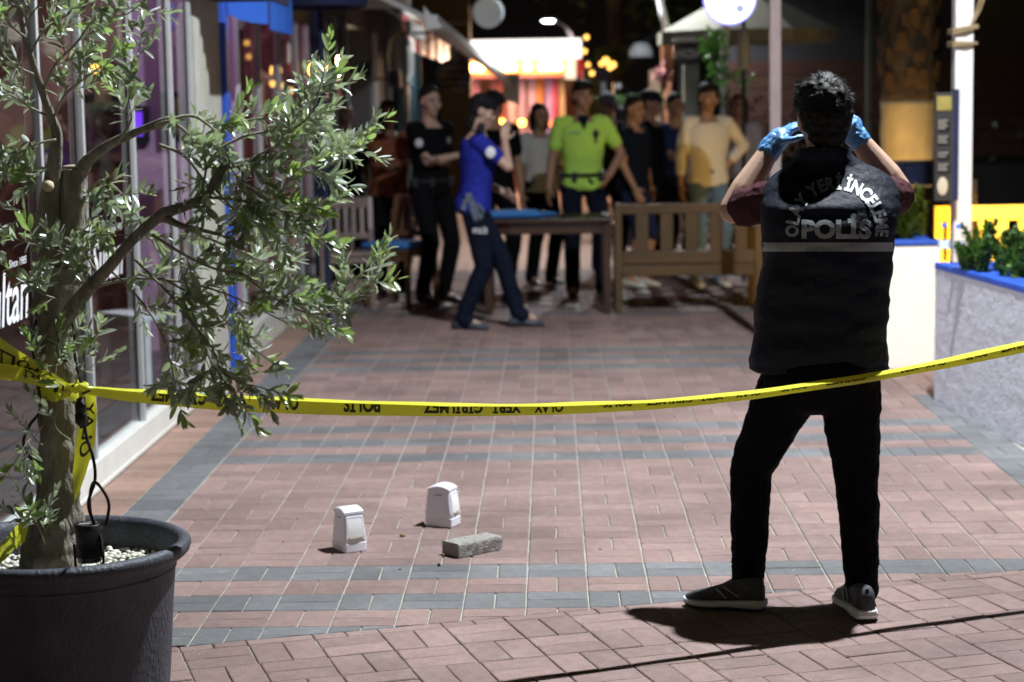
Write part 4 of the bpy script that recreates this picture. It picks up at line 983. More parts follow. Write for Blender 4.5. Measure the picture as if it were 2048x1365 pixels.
for k, px in enumerate((947, 962, 992, 1003, 1014, 1026, 1056, 1084, 1095, 1106, 1117)):
    MB().ell((XK(px), Yk - .14, ZK(133)), (.045, .045, .055))if False else MB().ell((XK(px), Yk - .16, ZK(134)), (.07, .07, .075)).build('bulb', M['bulb'], fs_, smooth=True)
for px, mt, lb in ((1004, M['amber'], 'left amber lantern of the low pair at the lane end'), (1044, M['amber'], 'right amber lantern of the low pair at the lane end'), (1100, emit_mat('red_orange_glow', (1, .25, .10), 3), 'dim red orange lantern behind the woman in the pale shirt')):
    p = at(px, 246, 31.5); t = thing('amber_lantern', lb, 'lantern', p, group='low lanterns at the lane end')
    MB().ell(p, (.055, .055, .055)).build('globe', mt, t, smooth=True); MB().tube([(p.x, p.y, 0), p - Vector((0, 0, .05))], .014, 6).build('post', M['black'], t)
MB().bar(at(1010, 246, 31.6), at(1038, 246, 31.6), .03, .04).build('glow_bar', mat('glow_bar', (.5, .2, .05), .5, emit=.6), bpy.data.objects['amber_lantern'])
block('far_wall', 'dark building closing the lane behind the lit shop', 'building', -9, 9, 48, 48.5, 0, 4.0, M['dark_wall'], part='wall')
# ------------------------------------------------------------------ furniture before the onlookers
xl, xr = at(1237, 500, 15.1).x, at(1517, 500, 15.1).x; zb = lambda py: at(1300, py, 15.1).z
t = thing('wooden_bench', 'teak bench seen from behind with broad back slats', 'bench', ((xl + xr) / 2, 15.3, 0))
B = lambda n, m, mm=None: m.build(n, mm or M['oak'], t, bev=.005)
for x in (xl, xr):
    B('leg', MB().box((x, 15.1, zb(405) / 2), (.055, .05, zb(405))), M['oak_v']); B('leg', MB().box((x, 15.62, .31), (.055, .05, .62)), M['oak_v'])
    B('arm', MB().box((x, 15.38, .635), (.065, .56, .03)))
B('top_rail', MB().box(((xl + xr) / 2, 15.1, (zb(408) + zb(428)) / 2), (xr - xl - .056, .032, zb(408) - zb(428))))
B('lower_rail', MB().box(((xl + xr) / 2, 15.1, (zb(503) + zb(528)) / 2), (xr - xl - .056, .03, zb(503) - zb(528))))
B('apron', MB().box(((xl + xr) / 2, 15.11, (zb(531) + zb(553)) / 2), (xr - xl - .056, .03, zb(531) - zb(553))))
B('apron', MB().box(((xl + xr) / 2, 15.62, .36), (xr - xl - .056, .03, .08)))
n = 5; gap = 26 * 15.1 / FPX
for k in range(n):
    x = at(1284 + k * 49.5, 460, 15.1).x; B('slat', MB().box((x, 15.1, (zb(428) + zb(503)) / 2), (.096, .018, zb(428) - zb(503) - .001)), M['oak_v'])
for k in range(5): B('seat_slat', MB().box(((xl + xr) / 2, 15.19 + k * .1, .425), (xr - xl - .06, .085, .022)))
xl, xr = at(968, 500, 15.1).x, at(1222, 500, 15.1).x
t = thing('wooden_table', 'dark wooden table before the bench with a blue cushion on top', 'table', ((xl + xr) / 2, 15.5, 0))
zt = at(1100, 438, 15.1).z
for k in range(6): MB().box(((xl + xr) / 2, 15.12 + k * .125, zt - .014), (xr - xl + .02, .119, .028)).build('top_plank', M['walnut'], t, bev=.004)
for y in (15.13, 15.73): MB().box(((xl + xr) / 2, y, zt - .075), (xr - xl - .1, .025, .085)).build('apron', M['walnut'], t, bev=.004)
for x in (xl + .03, xr - .03):
    MB().box((x, 15.43, zt - .075), (.025, .5, .085)).build('apron', M['walnut'], t, bev=.004)
    for y in (15.13, 15.73): MB().box((x, y, (zt - .03) / 2), (.058, .058, zt - .03)).build('leg', M['walnut'], t, bev=.005)
cu = mat('blue_cushion', (.035, .17, .46), .85, var=.12, bump=.15, bscale=20)
def cushion(x, y, z, w, d, h, rz, label):
    t = thing('seat_cushion', label, 'cushion', (x, y, z), rz, 'blue cushions'); rings = []
    for q, s in ((0, .93), (.25, 1), (.5, 1.015), (.75, 1), (1, .93)):
        rings.append([Vector((s * w / 2 * max(-1, min(1, 1.15 * math.cos(a) * (1 + .25 * math.sin(2 * a) ** 2))), s * d / 2 * max(-1, min(1, 1.15 * math.sin(a) * (1 + .25 * math.sin(2 * a) ** 2))), q * h)) for a in [2 * PI * k / 32 for k in range(32)]])
    MB().loft(rings).build('cover', cu, t, smooth=True, bev=0, world=False)
    MB().tube([rings[2][k] + Vector((0, 0, 0)) for k in list(range(32)) + [0]], .004, 6).build('piping', cu, t, smooth=True, world=False)
cushion(at(1028, 435, 15.35).x, 15.35, zt + .001, .40, .38, .05, .05, 'blue seat cushion lying on the dark table')
cushion(at(1082, 432, 15.62).x, 15.62, zt + .001, .20, .22, .022, .3, 'thin folded blue cushion behind the thicker one on the table')
slat_chair(at(694, 500, 15.75).x, 15.75, PI + .12, mat('lightened_varnish', (.24, .18, .16), .25, var=.35, vscale=8, stretch=(1, 1, .2), spec=.6, coat=.5), 'varnished slat back chair with bare seat at the left', h=.87)  # glossy highlights on the slats put into a paler wood colour
xc = at(800, 500, 16.0).x
slat_chair(xc, 16.0, PI - .5, mat('chair_wood', (.13, .065, .03), .35, var=.35, vscale=8, stretch=(1, 1, .2), coat=.3), 'slat back chair turned beside the first one under a blue cushion', h=.87)
cushion(xc - .02, 15.98, .461, .42, .42, .05, PI - .5, 'blue cushion on the seat of the turned chair')

# ------------------------------------------------------------------ evidence on the ground
wp = mat('white_abs', (.80, .80, .88), .32, var=.03, spec=.5)
paper = mat('napkin_paper', (.80, .80, .80), .9, var=.05)
def rrect(w, d, r, z, k=5):
    p = []
    for cx, cy, a0 in ((1, 1, 0), (-1, 1, 90), (-1, -1, 180), (1, -1, 270)):
        for i in range(k):
            a = R(a0 + 90 * i / (k - 1)); p.append(Vector((cx * (w / 2 - r) + r * math.cos(a), cy * (d / 2 - r) + r * math.sin(a), z)))
    return p
def dispenser(px, py, rz, label):
    g0 = gnd(px, py); t = thing('napkin_dispenser', label, 'napkin dispenser', g0, rz, 'napkin dispensers')
    W, D, H = .090, .114, .166
    rings = [rrect(W - .004, D - .004, .007, .001), rrect(W, D, .008, .003), rrect(W, D, .008, .033), rrect(W - .003, D - .003, .008, .0345), rrect(W - .002, D - .002, .008, .036)]
    for q in (.25, .5, .75, 1): rings.append(rrect(W * (1 - .16 * q), D * (1 - .20 * q), .009, .036 + (.138 - .036) * q))
    me_b = MB().loft(rings)
    # arched lid: curve over the depth
    w1, d1 = W * .84, D * .80; top = []
    for k in range(13):
        f = -1 + 2 * k / 12; y = f * (d1 / 2 + .0015); z = .148 + .013 * (1 - abs(f) ** 2.2); w = w1 + .003
        e = .004
        top.append([Vector((-w / 2, y, .139)), Vector((-w / 2, y, max(z - e, .1391))), Vector((-w / 2 + e, y, max(z, .1392))), Vector((w / 2 - e, y, max(z, .1392))), Vector((w / 2, y, max(z - e, .1391))), Vector((w / 2, y, .139))])
    body = me_b.build('body', wp, t, smooth=True, world=False); body.data.set_sharp_from_angle(angle=R(35))
    o = MB().loft(top).build('lid', wp, t, smooth=True, world=False); o.data.set_sharp_from_angle(angle=R(40))
    for s in (-1, 1):                                                # serving windows on the two narrow faces
        def F(u, z, out=0):
            q = (z - .036) / (.138 - .036); dd = D * (1 - .20 * max(q, 0)) / 2; ww = W * (1 - .16 * max(q, 0)) / 2
            return Vector((u * ww, s * (dd + out), z))
        fr = MB(); 
        for a, b in (((-.80, .046), (.80, .046)), ((.80, .046), (.80, .128)), ((.80, .128), (-.80, .128)), ((-.80, .128), (-.80, .046))): fr.bar(F(*a, .0005), F(*b, .0005), .004, .003, up=(0, s, 0))
        fr.build('window_frame', wp, t, world=False, bev=.0008)
        nk = MB(); N = 10
        for k in range(N):
            z0 = .050 + .075 * k / N; z1 = .050 + .075 * (k + 1) / N; bl = lambda z: .001 + .0022 * math.sin((z - .05) / .075 * PI)
            nk.add([F(-.74, z0, bl(z0)), F(0, z0, bl(z0) + .0012), F(.74, z0, bl(z0)), F(.74, z1, bl(z1)), F(0, z1, bl(z1) + .0012), F(-.74, z1, bl(z1))], [(0, 1, 4, 5), (1, 2, 3, 4)])
        nk.build('napkin', paper, t, smooth=True, world=False)
        mb = MB()
        for k in range(3): mb.tube([F(-.7, .052 + .003 * k, .003), F(-.2, .0505 + .003 * k, .0045), (F(.3, .053 + .003 * k, .0045)), F(.72, .0535 + .002 * k, .003)], .0009, 5)
        mb.build('napkin_edge', mat('napkin_tan_line', (.45, .40, .30), .9), t, world=False)  # wavy tan lines along the napkin slit
    for s in (-1, 1):
        mb = MB(); z = .124; q = (z - .036) / .102; x = s * (W * (1 - .16 * q) / 2 + .0008)
        mb.ell((x, 0, z), (.0006, .019, .0016), n=12, k=6); mb.ell((x, 0.004 * s, z + .0006), (.0008, .007, .0022), n=12, k=6)
        mb.build('maker_mark', M['black'], t, world=False)
    return t
dispenser(699, 1099, R(31), 'white napkin dispenser with its paper side turned to the camera')
dispenser(886, 1050, R(69), 'white napkin dispenser farther back showing its plain long side')
a, b, c = gnd(918, 1118), gnd(1003, 1101), gnd(885, 1110)
ux = (b - a).normalized(); uy = Vector((-ux.y, ux.x, 0)); 
t = thing('paving_block', 'loose grey concrete paving block lying on the red paving', 'paving block', a); blk = MB(); r = random.Random(3)
N, Wd, Hh = 20, .098, .052; rings = []
for i in range(N + 1):
    x = .2 * i / N; ring = []
    for yy, zz in ((.0, .003), (.0, .02), (0, .04), (.001, .047), (.006, Hh), (.03, Hh), (.05, Hh), (.07, Hh), (.092, Hh), (Wd, .047), (Wd, .03), (Wd, .003)):
        p = ux * x + uy * yy; d = .0022 * noise.noise(Vector((x * 60, yy * 60, zz * 60))) + .003 * min(0, noise.noise(Vector((x * 22, yy * 20, zz * 22))) + .1)
        p = p + uy * (d if yy > .05 else -d) * (1 if yy in (0, Wd) else 0) + Vector((0, 0, zz + (d if zz >= Hh else 0)))
        ring.append(a + p)
    rings.append(ring)
cm = mat('raw_concrete', (.33, .31, .285), .92, var=.4, vscale=38, bump=.8, bscale=160)
blk.loft(rings).build('block', cm, t, smooth=False)
a = gnd(805, 1074); t = thing('brass_casing', 'tiny brass cartridge casing lying between the dispensers and the block', 'casing', a)
MB().tube([a + Vector((-.0095, -.003, .0048)), a + Vector((-.009, -.0028, .0048)), a + Vector((.008, .003, .0048)), a + Vector((.0095, .0035, .0048))], [.003, .0048, .0048, .0042], 10).build('shell', mat('brass', (.20, .13, .05), .5, .7), t, smooth=True)
a = gnd(878, 1133); t = thing('dark_fragment', 'small black fragment on the grey paving row', 'fragment', a)
MB().ell(a + Vector((0, 0, .005)), (.007, .006, .006), n=7, k=5).build('piece', M['black'], t)
for px, py, lb in ((800, 1140, 'thin dark splinter left of the black fragment'), (1200, 1100, 'dark speck of grit right of the paving block')):
    a = gnd(px, py); t = thing('ground_splinter', lb, 'splinter', a, group='specks on the paving'); MB().ell(a + Vector((0, 0, .002)), (.006, .003, .002), n=7, k=5).build('piece', M['bark_dark'], t)
r = random.Random(77); gm = MB()
for i in range(420):
    q = gnd(r.uniform(330, 2040), r.uniform(760, 1360)); s = r.uniform(.0008, .0024)
    gm.add([q + Vector((s * r.uniform(.6, 1.4) * math.cos(a), s * math.sin(a), 0.0008)) for a in (0, 1.6, 3.3, 4.8)] + [q + Vector((0, 0, .0008 + s))], [(0, 1, 4), (1, 2, 4), (2, 3, 4), (3, 0, 4)])
o = gm.build('grit', mat('pale_grit', (.5, .47, .42), .9, orand=.5), pavement); o["kind"] = "stuff"

# ------------------------------------------------------------------ pot with pebbles, lamp and cables
PC = Vector((at(118, 1080, 5.2).x, 5.2, 0)); PR = .345; ZR = .47
pm = mat('pot_plastic', (.050, .055, .072), .55, var=.55, vscale=7, bump=.3, bscale=90, stretch=(1, 1, .6))
t = thing('plant_pot', 'large round charcoal plastic pot holding the olive tree', 'pot', PC)
MB().lathe([(.02, .005), (.262, .0), (.272, .01), (.282, .10), (.297, .30), (.306, .40), (.309, .418), (.316, .424), (.333, .428), (.344, .438), (.349, .452), (.346, .464), (.335, .471), (.322, .470), (.313, .460), (.308, .44), (.300, .38), (.296, .36)], 96, PC).build('body', pm, t, smooth=True)
for z in (.395, ): MB().lathe([(.3055, z - .004), (.3085, z), (.306, z + .004)], 96, PC).build('rib', pm, t, smooth=True)
MB().lathe([(.302, .372), (.2, .378), (.1, .385), (.001, .39)], 64, PC).build('soil', M['soil'], t, smooth=True)
r = random.Random(6); pb = MB()
for i in range(900):
    a = r.uniform(0, 2 * PI); q = .295 * math.sqrt(r.uniform(.03, 1)); z = .376 + .014 * (1 - q / .3) + r.uniform(0, .012)
    s = r.uniform(.006, .0125); pb.ell(PC + Vector((q * math.cos(a), q * math.sin(a), z + s * .3)), (s, s * r.uniform(.7, 1), s * r.uniform(.5, .8)), Matrix.Rotation(r.uniform(0, PI), 3, 'Z'), n=7, k=5)
o = pb.build('pebbles', mat('white_pebble', (.62, .60, .52), .6, orand=.25), t, smooth=True); o["kind"] = "stuff"
stk = MB()
for u, v in ((.8, .05), (.83, -.03), (.72, .12)):
    pass
sp = at(178, 1085, 5.03); sp.z = 0
t = thing('garden_spotlight', 'black ribbed garden spotlight standing in the pebbles beside the trunk', 'spotlight', sp + Vector((0, 0, .385)))
prof = [(.001, .388), (.030, .388), (.031, .395)]
for k in range(6): prof += [(.031, .400 + k * .006), (.034, .401 + k * .006), (.034, .404 + k * .006), (.031, .405 + k * .006)]
prof += [(.033, .44), (.035, .47), (.0355, .487), (.033, .489), (.030, .485), (.001, .483)]
prof = [(a_, b_ + .066) for a_, b_ in prof]; MB().lathe(prof, 32, sp).build('housing', mat('spot_black', (.018, .019, .022), .35, var=.15), t, smooth=True)
MB().lathe([(.001, .5505), (.030, .5525)], 24, sp).build('lens', mat('frosted_lens', (.35, .36, .30), .25), t, smooth=True)
for s in (-1, 1): MB().tube([sp + Vector((s * .038, -.005, .50)), sp + Vector((s * .036, -.005, .44)), sp + Vector((s * .012, -.005, .37))], .004, 6).build('bracket', M['black'], t)
rub = mat('black_rubber', (.012, .012, .013), .5, var=.1)
def cable(pts, label, r=.0042, plug=None):
    w = [at(x, y, Y) for x, y, Y in pts]; sm = []
    for i in range(len(w) - 1):
        p0, p1, p2, p3 = w[max(i - 1, 0)], w[i], w[i + 1], w[min(i + 2, len(w) - 1)]
        for k in range(6):
            u = k / 6; sm.append(.5 * ((2 * p1) + (p2 - p0) * u + (2 * p0 - 5 * p1 + 4 * p2 - p3) * u * u + (3 * p1 - p0 - 3 * p2 + p3) * u ** 3))
    sm.append(w[-1]); t = thing('power_cable', label, 'cable', w[0], group='cables on the olive tree'); MB().tube(sm, r, 8).build('sheath', rub, t, smooth=True); return t
cable([(205, 1108, 5.0), (200, 1070, 5.02), (185, 1040, 5.04), (177, 1005, 5.05), (190, 960, 5.06), (186, 915, 5.07), (172, 870, 5.08), (168, 820, 5.08)], 'black cable dropping from the connector to the spotlight')
cable([(168, 810, 5.08), (165, 780, 5.09), (150, 715, 5.1), (148, 660, 5.11), (138, 640, 5.12), (118, 660, 5.12), (120, 690, 5.1), (132, 725, 5.09)], 'black cable looped round the thick low branch')
cable([(212, 1050, 5.05), (218, 1010, 5.04), (205, 980, 5.04), (188, 965, 5.05), (180, 990, 5.06), (182, 1030, 5.06), (196, 1060, 5.04)], 'round loop of black cable above the spotlight')
cable([(72, 640, 5.14), (66, 690, 5.14), (74, 760, 5.15), (80, 820, 5.15), (60, 850, 5.15), (47, 885, 5.15), (60, 915, 5.15), (80, 925, 5.15)], 'black cable running down the far side of the trunk')
c = at(162, 830, 5.075)
t = thing('cable_connector', 'chunky black cable connector hanging beside the trunk', 'connector', c)
MB().lathe([(.004, .045), (.009, .042), (.012, .03), (.015, .026), (.015, .012), (.0135, .010), (.0135, .004), (.016, .002), (.016, -.02), (.013, -.024), (.006, -.03), (.004, -.036)], 20, c).build('body', rub, t, smooth=True)

# ------------------------------------------------------------------ olive tree
r = random.Random(21)
tree = thing('olive_tree', 'potted olive tree with a gnarled trunk and long drooping leafy branches', 'olive tree', (PC.x, PC.y, .38))
YT = 5.2
def limb(pts, name, n=14, gn=.12, mt=None, sub=5):
    """pts: (px, py, depth, radius in px); gnarled tube"""
    w = [(at(x, y, Y), q * Y / FPX) for x, y, Y, q in pts]; sm, rs = [], []
    for i in range(len(w) - 1):
        p0, p1, p2, p3 = w[max(i - 1, 0)][0], w[i][0], w[i + 1][0], w[min(i + 2, len(w) - 1)][0]
        for k in range(sub):
            u = k / sub; sm.append(.5 * ((2 * p1) + (p2 - p0) * u + (2 * p0 - 5 * p1 + 4 * p2 - p3) * u * u + (3 * p1 - p0 - 3 * p2 + p3) * u ** 3)); rs.append(w[i][1] * (1 - u) + w[i + 1][1] * u)
    sm.append(w[-1][0]); rs.append(w[-1][1])
    m = MB().tube(sm, rs, n)
    if gn:
        k = len(sm)
        for i in range(k):
            for j in range(n):
                v = m.v[i * n + j]; o = v - sm[i]; f = rs[i]
                d = gn * (noise.noise(v * 22) + .6 * noise.noise(Vector((v.x * 60, v.y * 60, v.z * 22)))); m.v[i * n + j] = sm[i] + o * (1 + d)
    m.build(name, mt or M['bark'], tree, smooth=True); return sm
limb([(102, 1150, 5.2, 66), (104, 1105, 5.2, 62), (110, 1060, 5.2, 52), (115, 1000, 5.2, 46), (118, 930, 5.2, 41), (118, 850, 5.2, 38), (114, 770, 5.2, 38), (112, 700, 5.2, 39), (112, 640, 5.2, 41), (113, 580, 5.2, 44), (118, 530, 5.2, 46)], 'trunk', 28, .22, sub=9)
limb([(104, 560, 5.2, 30), (98, 490, 5.19, 28), (96, 430, 5.18, 24), (102, 370, 5.17, 17), (113, 300, 5.16, 13), (112, 260, 5.16, 10), (90, 200, 5.14, 8), (70, 140, 5.12, 7), (50, 70, 5.1, 6), (30, -20, 5.1, 5)], 'limb', 18, .16)
limb([(126, 560, 5.2, 36), (140, 490, 5.2, 31), (146, 430, 5.2, 29), (147, 380, 5.2, 28), (146, 338, 5.2, 25)], 'limb', 20, .2)
MB().ell(at(146, 334, 5.2), (.028, .024, .006)).build('cut_face', mat('cut_wood_grey', (.30, .26, .20), .9, var=.3, vscale=50), tree, smooth=True)
MB().tube([at(96, 374, 5.11), at(96, 371, 5.165)], [.013, .017], 16).build('pruned_stub', mat('cut_wood', (.62, .52, .36), .85, var=.12, vscale=60), tree, smooth=True)
MB().ell(at(133, 497, 5.145), (.020, .012, .030)).build('knot', M['bark'], tree, smooth=True)
b_main = limb([(158, 345, 5.2, 17), (180, 318, 5.17, 12), (215, 292, 5.13, 9.5), (255, 272, 5.1, 8.5), (295, 256, 5.07, 8), (322, 246, 5.05, 9), (340, 238, 5.05, 7)], 'limb', 12, .15)
b_low = limb([(112, 670, 5.16, 22), (135, 632, 5.11, 17), (176, 580, 5.05, 14), (220, 532, 5.0, 12), (270, 475, 4.96, 11), (325, 430, 4.93, 12), (365, 415, 4.92, 10), (410, 395, 4.92, 8), (432, 360, 4.93, 8), (450, 336, 4.94, 7), (510, 320, 4.96, 5.5), (570, 308, 5.0, 4), (640, 300, 5.05, 2.5)], 'limb', 14, .15)
limb([(325, 430, 4.93, 7), (360, 450, 4.9, 6), (400, 460, 4.88, 4.5), (440, 470, 4.86, 3)], 'limb', 10, .1)
stems = [  # path, depth start, depth end, thickness px, number of twigs
 ([(322, 246), (380, 232), (440, 250), (520, 238), (600, 236), (640, 190)], 5.06, 5.15, 4, 15),
 ([(310, 252), (345, 245), (392, 285), (412, 330), (405, 392), (430, 440)], 5.05, 4.9, 4, 9),
 ([(318, 290), (365, 310), (400, 350), (440, 400), (500, 440)], 5.06, 4.95, 3.4, 11),
 ([(395, 235), (430, 262), (452, 300), (470, 350), (520, 380)], 5.05, 4.85, 3.2, 13),
 ([(450, 336), (520, 330), (590, 345), (640, 340), (680, 320)], 4.95, 4.85, 3.2, 14),
 ([(432, 300), (500, 270), (570, 262), (640, 270), (700, 295)], 4.95, 5.1, 3.2, 17),
 ([(500, 320), (560, 285), (620, 230), (640, 175)], 4.95, 5.0, 3, 10),
 ([(410, 395), (470, 400), (530, 410), (575, 425), (600, 430)], 4.92, 4.85, 3.2, 14),
 ([(432, 380), (480, 430), (540, 455), (600, 470)], 4.92, 5.0, 3, 13),
 ([(304, 470), (360, 505), (421, 535), (500, 556), (560, 590), (610, 620)], 4.95, 4.85, 3.6, 17),
 ([(320, 440), (400, 470), (470, 500), (520, 520), (545, 535)], 4.93, 5.1, 3, 12),
 ([(480, 545), (540, 590), (600, 622), (650, 628), (690, 600), (718, 560)], 4.9, 4.85, 2.6, 8),
 ([(560, 600), (620, 612), (680, 622), (720, 590), (750, 545)], 4.88, 4.82, 2.2, 6),
 ([(176, 580), (250, 560), (330, 560), (410, 575), (480, 600), (560, 640)], 5.05, 4.9, 3.4, 16),
 ([(220, 540), (280, 600), (320, 660), (340, 720), (350, 770)], 5.0, 4.95, 3, 13),
 ([(270, 520), (340, 590), (390, 650), (420, 720), (470, 790)], 4.97, 4.85, 3, 15),
 ([(330, 560), (400, 600), (460, 650), (500, 690)], 4.95, 5.05, 2.8, 12),
 ([(360, 620), (420, 690), (450, 750), (520, 775)], 4.9, 4.8, 2.4, 8),
 ([(140, 610), (170, 560), (150, 520), (110, 500), (70, 490)], 5.08, 5.0, 2.6, 8),
 ([(190, 540), (170, 500), (190, 470), (240, 470)], 5.03, 4.95, 2.4, 6),
 ([(160, 420), (175, 385), (205, 362), (240, 385), (280, 440)], 5.18, 5.05, 4, 3),
 ([(165, 380), (185, 400), (205, 400), (212, 430)], 5.15, 5.1, 2.2, 5),
 ([(120, 600), (90, 590), (65, 575)], 5.15, 5.05, 2, 4),
 ([(235, 285), (262, 240), (258, 200), (270, 150), (278, 105)], 5.1, 5.0, 2.6, 7),
 ([(106, 240), (130, 190), (180, 150), (215, 125)], 5.15, 5.05, 3, 8),
 ([(84, 190), (110, 130), (150, 90), (190, 40), (250, 30), (285, 5)], 5.13, 5.0, 3, 11),
 ([(60, 110), (90, 60), (150, 20), (200, -20)], 5.1, 5.05, 3, 8),
 ([(100, 235), (60, 215), (20, 190), (-30, 180)], 5.16, 5.1, 3, 9),
 ([(112, 280), (70, 290), (30, 320), (-10, 350)], 5.16, 5.05, 3, 11),
 ([(104, 330), (70, 350), (40, 340), (-5, 300)], 5.17, 5.1, 2.6, 8),
 ([(70, 150), (30, 130), (-10, 90)], 5.12, 5.0, 2.6, 7),
 ([(45, 60), (70, 20), (110, -20)], 5.1, 5.1, 2.6, 5),
 ([(52, 75), (20, 50), (-10, 10)], 5.1, 5.0, 2.6, 6),
 ([(100, 420), (60, 430), (20, 450), (-10, 500)], 5.17, 5.1, 2.0, 4),
 ([(80, 760), (95, 740), (120, 720)], 5.1, 5.05, 1.8, 4),
 ([(150, 770), (170, 720), (185, 690)], 5.08, 5.02, 1.8, 3),
 ([(140, 880), (110, 850), (125, 790), (150, 740)], 5.08, 5.05, 1.6, 2),
 ([(85, 890), (60, 880), (45, 900)], 5.12, 5.08, 1.6, 3),
 ([(90, 1090), (80, 1060), (70, 1040)], 5.1, 5.08, 1.6, 4),
]
leaf_m = leaf_mat('olive_leaf', (.26, .30, .245), (.66, .70, .66), .24, .30)
young_m = leaf_mat('young_olive_leaf', (.25, .33, .14), (.42, .50, .34), .30, .32)
def leaf_mesh(seed, mt):
    q = random.Random(seed); vs, fs = [], []; K = 6; bend = q.uniform(-.25, .3); fold = q.uniform(.15, .5); wd = q.uniform(.135, .185)
    for i in range(K + 1):
        u = i / K; w = wd * (math.sin(PI * u ** 1.12) ** .62 if 0 < u < 1 else 0) + .004; z = bend * u * u + .0
        vs += [(u, -w, z + w * fold), (u, 0, z), (u, w, z + w * fold)]
    for i in range(K):
        a = i * 3; fs += [(a, a + 3, a + 4, a + 1), (a + 1, a + 4, a + 5, a + 2)]
    me = bpy.data.meshes.new('leaf'); me.from_pydata(vs, [], fs); me.materials.append(mt); me.shade_smooth(); return me
leaf_meshes = [leaf_mesh(k, leaf_m) for k in range(5)]; young_meshes = [leaf_mesh(50 + k, young_m) for k in range(3)]
leaves = []            # (matrix, mesh)
twigs = MB()
def put_leaf(p, axis, nrm, L, young):
    axis = axis.normalized(); side = nrm.cross(axis)
    if side.length < 1e-3: side = axis.orthogonal()
    side.normalize(); nr = axis.cross(side)
    m = Matrix((axis * L, side * L * r.uniform(.8, 1.15), nr * L)).transposed().to_4x4(); m.translation = p
    leaves.append((m, r.choice(young_meshes if young else leaf_meshes)))
def twig(p, d, L, leafL, young):
    d = d.normalized(); n = max(5, int(L / .0125)); pts = [p.copy()]; c = Vector((r.gauss(0, .35), r.gauss(0, .35), r.uniform(-.1, .75))); ph = r.uniform(0, PI)
    for i in range(n):
        d = (d + c * .06).normalized(); pts.append(pts[-1] + d * (L / n))
    twigs.tube(pts, [.0016 - .0010 * i / n for i in range(n + 1)], 5, cap=False)
    for i in range(1, n + 1):
        if r.random() < .10: continue
        t = (pts[i] - pts[i - 1]).normalized(); u = t.orthogonal().normalized(); w = t.cross(u)
        ang = ph + (i % 2) * PI / 2 + r.gauss(0, .3); q = i / n
        for s in (0, PI):
            if r.random() < .12: continue
            o = u * math.cos(ang + s) + w * math.sin(ang + s); op = r.uniform(.75, 1.25) * (1 - .45 * q)
            ax = t * math.cos(op) + o * math.sin(op) + Vector((0, 0, r.gauss(-.05, .15)))
            nm = (t * 1.0 - o * .4 + Vector((r.gauss(0, .25), r.gauss(0, .25), r.gauss(.45, .3))))
            put_leaf(pts[i], ax, nm, leafL * r.uniform(.65, 1.15) * (1 - .35 * max(0, q - .6)), young and q > .45)
    put_leaf(pts[-1], d, Vector((0, -.3, 1)), leafL * .75, young)
for path, ya, yb, th, nt in stems:
    k = len(path); pts = [(x, y, ya + (yb - ya) * i / (k - 1) + r.uniform(-.02, .02), th * (1 - .6 * i / (k - 1))) for i, (x, y) in enumerate(path)]
    sm = limb(pts, 'branch', 8, .08, mat('twig_bark', (.27, .26, .19), .85, var=.3, vscale=60) if 'twig_bark' not in bpy.data.materials else bpy.data.materials['twig_bark'], 6)
    nt = int(nt * .98 + .5)
    for i in range(nt):
        f = (.18 + .82 * (i + r.random() * .8) / nt) * (len(sm) - 1); j = min(int(f), len(sm) - 2); p = sm[j].lerp(sm[j + 1], min(f - j, 1)); tg = (sm[j + 1] - sm[j]).normalized()
        o = Vector((r.gauss(0, 1), r.gauss(0, 1), r.gauss(.25, .9))); o = (o - tg * o.dot(tg)).normalized()
        twig(p, tg * r.uniform(.35, 1.1) + o * .8, r.uniform(.055, .125), r.uniform(.036, .053), r.random() < .22)
    tg = (sm[-1] - sm[-3]).normalized(); twig(sm[-1], tg, r.uniform(.08, .13), .048, r.random() < .6)
o = twigs.build('twigs', bpy.data.materials['twig_bark'], tree, smooth=True); o["kind"] = "stuff"
def leaf_rank(k):
    m, me = leaves[k]; p = m.translation; x, y = proj(p); a = m.col[0].to_3d(); b = m.col[1].to_3d() * .27; area = abs(a.cross(b).dot((p - Vector((0, 0, CAMZ))).normalized())) / p.y ** 2
    return area if 5 < x < 2040 and 5 < y < 1360 else 0
# the 300 that show largest AND lie in front of the rest: keep one per small cell of the view
cell = {}
for k in sorted(range(len(leaves)), key=lambda k: -leaf_rank(k) * (1 + 1.5 * (5.3 - leaves[k][0].translation.y))):
    x, y = proj(leaves[k][0].translation); c = (int(x // 15), int(y // 15))
    if c not in cell: cell[c] = k
pick = sorted(cell.values(), key=lambda k: -leaf_rank(k))[:300]; pk = set(pick)
for k in pick:
    m, me = leaves[k]; o = bpy.data.objects.new('leaf', me); C.objects.link(o); o.parent = tree; o.matrix_parent_inverse = world_inv(tree); o.matrix_basis = m
for mt, lst, nm in ((leaf_m, leaf_meshes, 'foliage'), (young_m, young_meshes, 'young_foliage')):
    f = MB()
    for k, (m, me) in enumerate(leaves):
        if k in pk or me not in lst: continue
        f.add([m @ v.co for v in me.vertices], [tuple(p.vertices) for p in me.polygons])
    me = f.mesh(nm); o = link(nm, me, mt, tree, True); o["kind"] = "stuff"
print("LEAVES", len(leaves))

